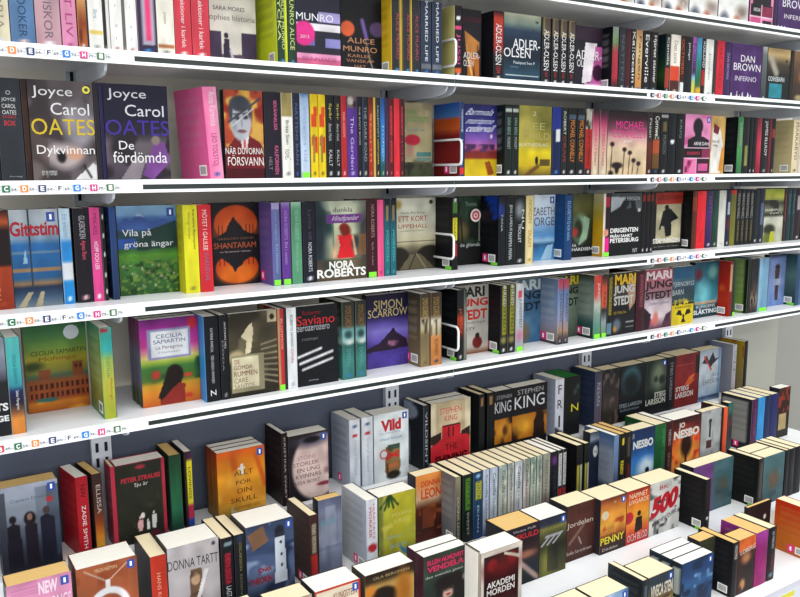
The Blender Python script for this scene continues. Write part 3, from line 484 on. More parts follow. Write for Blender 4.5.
    F(709, 723, 'tan and white cover with a red letter, facing out', ['cfa860', ('p', [(.12, .2), (.62, .2), (.9, .5), (.75, .98), (0, .98)], 'e4e0da'), ('p', [(.2, .12), (.6, .2), (.5, .32), (.15, .28)], '7a2030'), ('p', [(.8, .55), (1, .5), (1, .95), (.6, .95)], 'd8943c')], [('brev till', '5a4a40', .12, .4, .6, .46), ('dig', '5a4a40', .15, .48, .5, .53)], Y=1.642),
    S(735.4, 741, [('g', [(0, '3f8a50'), (.4, '5a7a58'), (.6, '4a9a58'), (1, '2f6a40')])], 'green spine with a black back cover', [('SUPERMAN', '8ac090', .1, .5)], bc='17191b', blc='3a4044', bk=1, st=('bar',), logo=0),
    S(741.6, 747.4, ['191a1c', ('r', .2, .5, .8, .86, '8a8a48')], 'black spine with an olive lower panel', logo=0),
    S(748, 751, '15171b', 'narrow black spine, left one of two before the crimson spine'),
    S(751.4, 754.4, '15171b', 'narrow black spine, right one of two before the crimson spine'),
    S(754.8, 759.4, [('g', [(0, '7a2434'), (.5, 'c83a50'), (1, '8a1c30')])], 'narrow crimson spine', logo=0),
    S(760, 766.4, '221c20', 'black spine with large white capitals right of the crimson spine', [('JAMES ELLROY', 'e4e4e0', .05, .68, .25, .8)], lc='b0b0b0'),
    S(766.8, 769.4, '6a202c', 'thin dark red spine near the cream book', logo=0),
    S(769.8, 773, ['1c1c1c', ('r', 0, .2, 1, .35, '8a4030')], 'thin black spine touching the cream book', lc='d0d0d0'),
    S(790.6, 797, 'e2d4ae', 'cream spine with brown capitals and a cream back cover', [('MARKARYD', '5a3428', .05, .75, .3, .8)], bc='d8c896', blc='c4b384', bk=1, st=('bar',), lc='5a3428'),
    S(797.4, 802, 'd8d0c0', 'off-white spine with red-brown capitals beside the cream one', [('MARKARYD', '7a2a28', .05, .75, .2, .8)]),
    S(802.4, 809, 'b83a40', 'red spine at the right picture edge'),
])
# -- fourth shelf
row(1.65, -.248, .186, 0, 'on the fourth shelf', 'books on the fourth shelf', [
    S(-8, 14.6, [('g', [(0, '3a1f1c'), (.12, 'c85a30'), (.2, '2a1c1c'), (.55, '1f1718'), (.57, 'a03e24'), (1, '8a2f1c')])], 'thick brown and black spine with an orange flame at the left edge', [('ISBARN', 'd88a40', .6, .9, .1, .4)], lc='a03e24'),
    F(14.8, 63, 'blue train carriage cover with a red slab title, facing out', [('g', [(0, 'b8c0c8'), (.15, 'a8b4be'), (.3, '7a94ac'), (.36, '2a64a0'), (.7, '24527f'), (.76, '8a6a48'), (.8, '1a2a44'), (.9, '3a5068'), (1, '6a7a84')]), ('r', 0, .42, 1, .45, '5a7890'), ('r', 0, .6, 1, .63, '8a7050'), ('r', .36, 0, .40, .84, '2c3644'), ('p', [(.05, 1), (.3, .84), (.4, .84), (.2, 1)], 'a09478'), ('p', [(.4, 1), (.55, .84), (.62, .84), (.55, 1)], 'a09478'), ('p', [(.22, .55), (.28, .4), (.32, .55)], '8ab0cc')], [('Gittstim', 'b02a38', -.0, .12, 1.0, .27, dict(b=.03))], st=('peng',)),
    S(64, 75.4, [('g', [(0, 'c4dcec'), (.3, 'b4cfe4'), (.36, '2a84d0'), (.55, '2f8ad4'), (.57, 'd8dce4'), (.74, 'd8dce4'), (.76, '2486cc'), (1, '1f86d0')])], 'pale blue and azure spine right of the train cover', [('Ett ensamt', '8aa8c0', .06, .3)], lc='e8f4fc'),
    S(77.5, 93.6, '1d1a22', 'thick black spine with silver and pink lettering', [('GLASBOKEN', 'b8b4c0', .08, .32, .35, .75), ('Agnes Ravn', 'd8506c', .34, .54, .35, .75)], lc='e8b8c0', W=.114),
    S(94, 104.2, 'd8488c', 'rose pink spine with white lettering', [('MIKAEL', '8a2a5a', .06, .3), ('HOPP OCH LEK', 'f4e4ec', .36, .66)], lc='ffffff', logo=1),
    S(104.6, 108.6, ['1a1a1c', ('e', .7, .1, .3, .03, 'c8c8c8'), ('e', .6, .3, .3, .03, 'c8c8c8'), ('e', .7, .5, .3, .03, 'c8c8c8'), ('e', .6, .72, .3, .03, 'c8c8c8'), ('e', .7, .9, .3, .03, 'c8c8c8')], 'narrow black spine with white dots beside the bare gap', logo=0),
    S(113.4, 120, [('g', [(0, '2a4a8a'), (.5, '2a4070'), (1, '1f3050')])], 'narrow blue spine left of the green meadow cover', logo=0),
    F(120.4, 179.6, 'mountain and green meadow cover with white title, facing out', [('g', [(0, '8ab4d8'), (.1, '7aa4d0'), (.14, '4a70b0'), (.24, '3a5a94'), (.3, '2c4a5a'), (.42, '2a4a44'), (.5, '3a6a34'), (.56, '5a9a34'), (.66, '3f7430'), (.8, '3a6a34'), (1, '2c5428')]), ('p', [(.0, .2), (.15, .13), (.22, .17), (.36, .08), (.55, .18), (.8, .15), (1, .22), (1, .26), (0, .26)], '3c5a9c'), ('p', [(.3, .12), (.36, .08), (.46, .13), (.4, .12)], 'a8c0dc'), ('p', [(.4, .3), (1, .17), (1, .48), (.3, .5)], '24403a'), ('r', 0, .36, .3, .47, '3058a8'), ('m', 20, .45, '6a8a3c', (0, .6, 1, 1)), ('m', 16, .4, '23461f', (0, .62, 1, 1)), ('m', 24, .22, 'c8bca8', (.05, .66, .95, .95)), ('m', 22, .18, 'b08a5c', (.2, .7, .9, .9))], [('Vila på', 'e8eaf0', .08, .26, .56, .36), ('gröna ängar', 'e8eaf0', .1, .4, .93, .48), ('Eva H. Rask', '5a7a30', .1, .55, .8, .59)], st=('peng',)),
    S(186, 200.4, 'e4df2c', 'lemon yellow spine with black lettering and a yellow back', [('Karolina Ramqvist', '3a3a1c', .05, .5, .62, .85), ('Alltings början', '8a8430', .08, .38, .25, .5)], bc='e2dc30', blc='b8b020', bk=1, lc='8a8430'),
    S(201, 214, 'd02c36', 'red spine with white capitals left of the twin-dome cover', [('MÖTET I GALILEE', 'f0dcd8', .06, .52, .3, .75), ('KARNEVAL', '7a6a8a', .55, .88, .35, .75)], logo=0),
    F(214.4, 261, 'black cover with orange domes mirrored top and bottom, facing out', ['1d1a1e', ('e', .5, .25, .46, .22, 'd0501c', .03), ('e', .5, .34, .4, .14, 'd8642c', .5), ('p', [(0, .42), (.12, .4), (.2, .37), (.28, .34), (.33, .27), (.4, .21), (.45, .16), (.5, .21), (.6, .27), (.66, .33), (.78, .37), (1, .4), (1, .5), (0, .5)], '1d1a1e'), ('e', .5, .79, .46, .19, 'd4501c', .03), ('e', .5, .86, .4, .12, 'e0701e', .3), ('p', [(0, .5), (1, .5), (1, .65), (.8, .67), (.66, .71), (.6, .76), (.5, .8), (.45, .85), (.4, .79), (.33, .74), (.2, .68), (0, .65)], '1d1a1e')] + [('r', a, .27, a + .02, .4, '1d1a1e') for a in (.12, .2, .7, .78, .86)] + [('r', a, .64, a + .02, .76, '1d1a1e') for a in (.13, .22, .74, .84)], [('GREGORY DAVID', '8a5a44', .1, .42, .88, .445), ('SHANTARAM', 'c0603c', .02, .48, .92, .55), ('en fantastisk roman', 'c0b0a8', .14, .58, .8, .6)], bk=0),
    S(273.4, 281.8, [('g', [(0, '8a90b8'), (.1, '6a70a8'), (1, '5c6a9c')])], 'slate lilac spine with a lilac back cover, beside the dome cover', [('NORA ROBERTS', '8a9acc', .1, .45, .3, .6), ('Drömmar', '9ab0d4', .5, .86, .4, .7)], bc='6e5ca8', blc='8a7cc0', bk=1, st=('pink', 'gspine'), logo=0, b=[(0, .07, 'b0a8d8')]),
    S(283, 292, [('g', [(0, 'a08ac8'), (.08, '70409c'), (1, '5c3488')])], 'purple spine between the lilac and sea green ones', [('NORA ROBERTS', 'a88acc', .1, .45, .3, .7), ('Eld i natten', 'b494d8', .48, .75, .3, .65)], st=('gspine',), logo=0),
    S(292.8, 303.2, [('g', [(0, 'a0c8b0'), (.08, '5a9474'), (1, '5a9c78')])], 'sea green spine', [('NORA ROBERTS', '8ac0a0', .1, .45, .3, .7), ('Havets hjärta', '8ac0a0', .5, .85, .3, .65)], logo=0),
    S(304, 316.8, '1b1c28', 'thick midnight spine with a white roundel at its foot', [('Lycka till', '4a4c60', .1, .46, .35, .7), ('NORA ROBERTS', 'd0d4dc', .5, .86, .38, .68)], lc='f0f4f8'),
    F(317.4, 367, 'cover with a woman in a red dress and bold white capitals, facing out', [('g', [(0, 'b8c0a8'), (.2, 'c8ccb0'), (.5, 'b4b898'), (1, '6a6048')]), ('m', 4, .45, '2a4a44', (0, .0, .35, 1)), ('m', 4, .5, '24383c', (.62, .0, 1, .75)), ('e', .02, .4, .2, .5, '1e2c34', .5), ('e', 1.0, .5, .18, .5, '3a3c3c', .5), ('r', .2, .17, .92, .28, '6a3a80'), ('e', .55, .34, .1, .06, '7a2418', .2), ('e', .58, .39, .1, .08, '7a2418', .3), ('p', [(.4, .42), (.54, .44), (.72, .42), (.68, .55), (.76, .72), (.4, .72), (.46, .55)], 'd0202a'), ('l', .42, .45, .34, .7, .025, 'd8a080'), ('l', .72, .45, .78, .68, .025, 'd8a080'), ('r', .0, .74, 1, 1, '4a3c2c', .6), ('r', .84, .42, .99, .7, '9a5a28', .5), ('r', .2, .05, .9, .06, '2a2c2c')], [('dunkla', '4a3a5a', .33, .08, .72, .14), ('Vindspelet', 'dcc8e4', .24, .185, .88, .265, dict(sh=.2)), ('NORA', 'f4f4f0', .24, .755, .74, .85, dict(b=.03)), ('ROBERTS', 'f4f4f0', .0, .85, .98, .96, dict(b=.03))]),
    S(367.6, 377.4, '3a1820', 'maroon spine with a green sticker at its foot', [('NORA ROBERTS', 'a88a80', .06, .48, .4, .75), ('Spår i snön', '9a8a84', .54, .84, .4, .65)], st=('gspine',), logo=0),
    S(378, 384.2, 'e8588c', 'flamingo pink spine', [], lc='b03060'),
    *[S(a, b, [('g', [(0, '1c1a24'), (.1, '221e28'), (.3, '1f5f70'), (.6, '1f7884'), (1, '1f6a74')]), ('r', .3, .08, .7, .28, '8a7c58')], 'narrow teal spine with a gold strip, %s one of the pair' % o, [('MORTON', '6ab0b4', .4, .8, .3, .7)], lc='4a9a9c') for a, b, o in ((384.8, 390.6, 'left'), (391, 396.6, 'right'))],
    F(397, 435.6, 'pale cover with railway arches and red title, facing out', [('g', [(0, 'd6d6c4'), (.3, 'dadac6'), (.62, 'cac2a0'), (.68, '8a8468'), (.78, '4a4438'), (1, '2a2822')]), ('e', .05, .82, .26, .14, '2a2822', .1), ('e', .85, .8, .34, .13, '2a2822', .1), ('p', [(.35, .78), (.6, .78), (.98, 1), (.05, 1)], '6a624c'), ('l', .48, .78, .3, 1, .015, '2c2820'), ('l', .5, .78, .75, 1, .015, 'a89c78'), ('r', 0, .6, 1, .61, '5a5444'), ('e', .88, .06, .05, .03, '44443c'), ('e', .03, .09, .1, .06, 'b09a58', .4)], [('Sara Barking', '7a7868', .1, .19, .72, .225), ('ETT KORT', 'a84438', .05, .25, .78, .325), ('UPPEHÅLL', 'a84438', .04, .345, .8, .42), ('om kärlek och Mailand', '8a8878', .1, .44, .7, .465)]),
    S(452, 457.8, ['17181a', ('r', .1, .06, .9, .22, '4a7a34'), ('r', .1, .28, .95, .58, 'd8d02a'), ('r', .1, .64, .9, .82, 'a82a30'), ('e', .5, .03, .3, .02, 'e0e0e0')], 'black spine with yellow and red panels behind a wire stop', [('DODEN', '2c2c18', .3, .56)], bc='1a1b1e', blc='3a3c40', bk=1, st=('bar', 'green'), logo=0, W=.115),
    F(458.2, 480.4, 'black cover with a round red and white seal, facing out', [('g', [(0, '1c2620'), (.5, '20241e'), (1, '131516')]), ('e', .2, .5, .22, .14, '6a6038', .6), ('m', 5, .4, '2c4434', (0, 0, 1, .7)), ('r', .92, .3, .95, .66, '9aa49c'), ('l', .1, .3, .2, .7, .03, '10120f')], [('Thomas', '8aa094', .3, .08, .8, .14), ('de glömda', 'c8d0cc', .08, .68, .98, .75)], st=('rose',)),
    S(498, 505, ['16191e', ('e', .3, .2, .6, .1, '1f3a8a', .5)], 'black spine with a thumb-shaped blue patch and a pink price tag', [('TANA', 'b0b8c0', .25, .5, .3, .6)], bc=['14161a', ('p', [(.5, .0), (1, 0), (1, .35), (.8, .3)], '1c44b0')], blc='2a2e34', bk=1, st=('bar', 'pink', 'green'), logo=0),
    S(505.6, 513.6, '191c1f', 'black spine with tall white lettering', [('JENS LAPIDUS', 'c4ccd0', .12, .5, .3, .75), ('MAMMA MAFIA', 'c4ccd0', .52, .92, .3, .75)], logo=0),
    S(514, 524.6, ['17191c', ('e', .45, .2, .42, .12, '8a9294', .6)], 'black spine with a smoky white patch', [('TROLLET', 'd0d4d4', .4, .68, .3, .6), ('NU', 'd0d4d4', .2, .48, .65, .9)], lc='c0c4c4'),
    S(525.2, 533, [('g', [(0, 'd8c88c'), (.5, 'e0d098'), (1, 'd8c890')])], 'cream yellow spine left of the lake cover', [('NORDIN', '9a7a30', .06, .4), ('SKAM', 'b8862c', .5, .75)], lc='a88a40'),
    F(533.4, 554, 'pale blue lake cover with grey capitals, facing out', [('g', [(0, 'd0dce8'), (.3, 'b8cce0'), (.55, '6a9ccc'), (.62, '5a94cc'), (.7, '9ac0dc'), (.76, '2c5a84'), (.85, '3a78b0'), (1, '5a9ccc')]), ('p', [(.55, 1), (.75, .78), (.95, .76), (.9, 1)], 'a0c8e4'), ('m', 9, .4, '24405c', (0, .72, .9, .8))], [('ELIZABETH', '5a4a54', .0, .19, .98, .31), ('GEORGE', '5a4a54', .0, .34, .98, .47), ('olyckan', '4a84b8', .1, .54, .6, .59)], st=('peng',), tuck=1),
    S(564, 571.2, '1c4070', 'deep blue spine with a deep blue back cover', [('ELIZABETH G', '8ab0d0', .1, .44), ('FÖR NÄRA', '8ab0d0', .46, .7)], bc='1d4a80', blc='2c5c94', bk=1, st=('bar',), logo=0),
    F(571.6, 592, 'dark green cover with a pale curled shape, facing out', [('g', [(0, '4a4a2c'), (.25, '5a5a30'), (.5, '2c3424'), (1, '15181a')]), ('e', .4, .55, .36, .22, '7a9a80', .3), ('e', .28, .55, .2, .16, '26301f', .3), ('p', [(.55, .35), (.85, .4), (.7, .72), (.3, .82), (.5, .6)], '8aa88c'), ('e', .12, .6, .16, .07, 'a03830', .4), ('r', 0, .84, 1, 1, '14161a')], [('ÅSA', 'e8ecec', .0, .78, .2, .83), ('HÄRDSEN', 'e8ecec', .0, .84, .98, .9)]),
    S(602, 609, ['251820', ('r', 0, 0, .3, 1, 'e8dcd8'), ('r', .3, .05, .95, .22, 'a02038'), ('r', .3, .7, .95, .92, 'e81c8c'), ('e', .4, .62, .4, .06, 'e09a80')], 'spine striped white, black and magenta with a yellow back', '', bc=[('g', [(0, 'c8c4a4'), (.3, 'b8a848'), (.5, 'd8a820'), (1, 'd09c2c')])], blurb=0, bk=1, st=('bar', 'gspine'), logo=0),
    F(609.4, 640, 'black cover with a silver car and white title, facing out', [('g', [(0, '3a3f44'), (.25, '5a6066'), (.3, '1b1d20'), (1, '131416')]), ('p', [(0, .32), (.3, .22), (.4, .08), (.75, .1), (.85, .3), (1, .3), (1, .6), (0, .6)], '17181b'), ('p', [(0, .3), (.3, .2), (.45, .07), (0, .05)], '9aa2a6'), ('e', .92, .28, .05, .03, 'c8ccd0'), ('p', [(.5, .25), (.62, .12), (.66, .24)], '4a5056')], [('LEIF PERSSON', 'a8acb0', .3, .06, .92, .12), ('DIRIGENTEN', 'f0f0f0', .0, .555, .9, .63, dict(b=.03)), ('FRÅN SANKT', 'f0f0f0', .0, .645, .72, .71, dict(b=.03)), ('PETERSBURG', 'f0f0f0', .0, .72, .92, .79, dict(b=.03)), ('NY', 'c8c8c8', .75, .9, .9, .97)]),
    *[S(a, b, ['141516', ('r', .1, .03, .9, .14, '7a2418')], 'black spine with a dark red head, %s of three' % o, '', lc='e8e8e8') for a, b, o in ((640.4, 644.2, 'leftmost'), (644.6, 648.6, 'middle'), (649, 652, 'rightmost'))],
    F(652.4, 681.4, 'cover with a striding black silhouette under a red title, facing out', ['1d1c1c', ('r', .08, .06, .94, .92, 'b4ac8c'), ('n', 3, .15), ('r', .04, .02, .98, .22, '9a2c20'), ('e', .43, .27, .07, .045, '141416', .1), ('p', [(.3, .34), (.43, .28), (.58, .3), (.85, .46), (.6, .52), (.62, .76), (.42, .78), (.36, .6), (.26, .58), (.24, .66), (.18, .64), (.24, .5)], '141416'), ('r', 0, .88, 1, 1, '222222')], [('GRISHAM', '5a1810', .1, .06, .92, .14), ('STÄMNINGEN', 'eceae4', .0, .78, .92, .88, dict(b=.03)), ('en rysare om rätten', 'b0b0a8', .04, .93, .88, .95)]),
    S(690.6, 695, ['5a2a1c', ('r', 0, .1, 1, .35, '8a3a20')], 'narrow rust spine with a black back cover', '', bc='141517', blc='2a2c2e', bk=1, st=('bar',), logo=0),
    S(695.4, 704.2, [('g', [(0, 'c82c34'), (.1, 'e42834'), (1, 'dc2430')])], 'bright red spine left of a purple one', [('TANGO', 'b01820', .68, .9)], logo=0),
    S(704.6, 711, [('g', [(0, '3a2c4a'), (.4, '4a2c6c'), (1, '2c1c48')])], 'dark purple spine between red and green ones', [('NATT', '6a5a80', .1, .4)]),
    S(711.4, 716.6, [('g', [(0, '1f3a34'), (.5, '1c4a38'), (1, '20342a')])], 'dark green spine left of the white one', '', lc='b8c8b8'),
    S(717, 724, [('g', [(0, 'b8b8ac'), (.2, 'd4d4cc'), (1, 'dcdcd4')])], 'white spine between the dark green and navy ones', '', lc='b8b8ac'),
    S(724.4, 728.4, ['1c2040', ('r', .2, .22, .9, .44, 'a8b4c8'), ('r', 0, .5, 1, .7, '4a1c38')], 'narrow navy spine with a pale box'),
    S(728.8, 734, [('g', [(0, 'c8282c'), (.06, 'c8282c'), (.08, '6a682c'), (1, '7a7824')])], 'olive spine with a red head', logo=0),
    *[S(a, b, '17181b', 'black spine with silver grid lettering, %s of four' % o, [('HENNING MANKELL', 'a8a8a0', .06, .52, .2, .8), ('HUNDARNA', '8a7c4a', .56, .93, .3, .8)], logo=0) for a, b, o in ((734.4, 738.4, 'leftmost'), (738.8, 742.8, 'second'), (743.2, 747.2, 'third'), (747.6, 751.4, 'rightmost'))],
    S(751.8, 757, '1a2024', 'narrow blackish spine right of the four grid-lettered ones'),
    S(757.4, 762, ['1f2438', ('r', .2, .25, .9, .66, '5a6a8a')], 'narrow navy spine left of the green and white cover'),
    F(762.4, 781.4, 'green and white cover with black ink drawing, facing out', [('g', [(0, '8a9a2c'), (.15, 'a8a83c'), (.2, '8a9048'), (.26, '3a3c30'), (.34, '6a6c58'), (.4, '8a9070'), (.48, '26281f'), (.54, 'c4c4b4'), (1, 'b4b89c')]), ('m', 6, .4, '20221c', (0, .2, 1, .5)), ('e', .3, .76, .3, .1, '2a2c22', .3), ('e', .2, .92, .26, .1, '6a7430', .4), ('p', [(.38, .8), (.55, .8), (.6, 1), (.32, 1)], 'c0c42c')], [('HUNDEN', 'e0e0d4', .05, .37, .7, .41), ('mitt i', 'd0d0c4', .3, .43, .9, .47)]),
    S(782, 784.4, ['3a2424', ('r', .2, .1, .8, .6, '7a3434')], 'thin red-brown spine right of the green and white cover', logo=0),
    S(784.8, 789, '1c3438', 'narrow petrol spine, left one of two', [('SAGA', '5a8084', .1, .5)], logo=0),
    S(789.4, 793, '1c3438', 'narrow petrol spine, right one of two', [('SAGA', '5a8084', .1, .5)], logo=0),
    S(793.4, 799, ['2a1c24', ('r', .2, .15, .9, .4, 'a8a0a0')], 'maroon-black spine with a grey panel near the right picture edge'),
    S(799.4, 806, '241a20', 'dark spine cut by the right picture edge'),
])

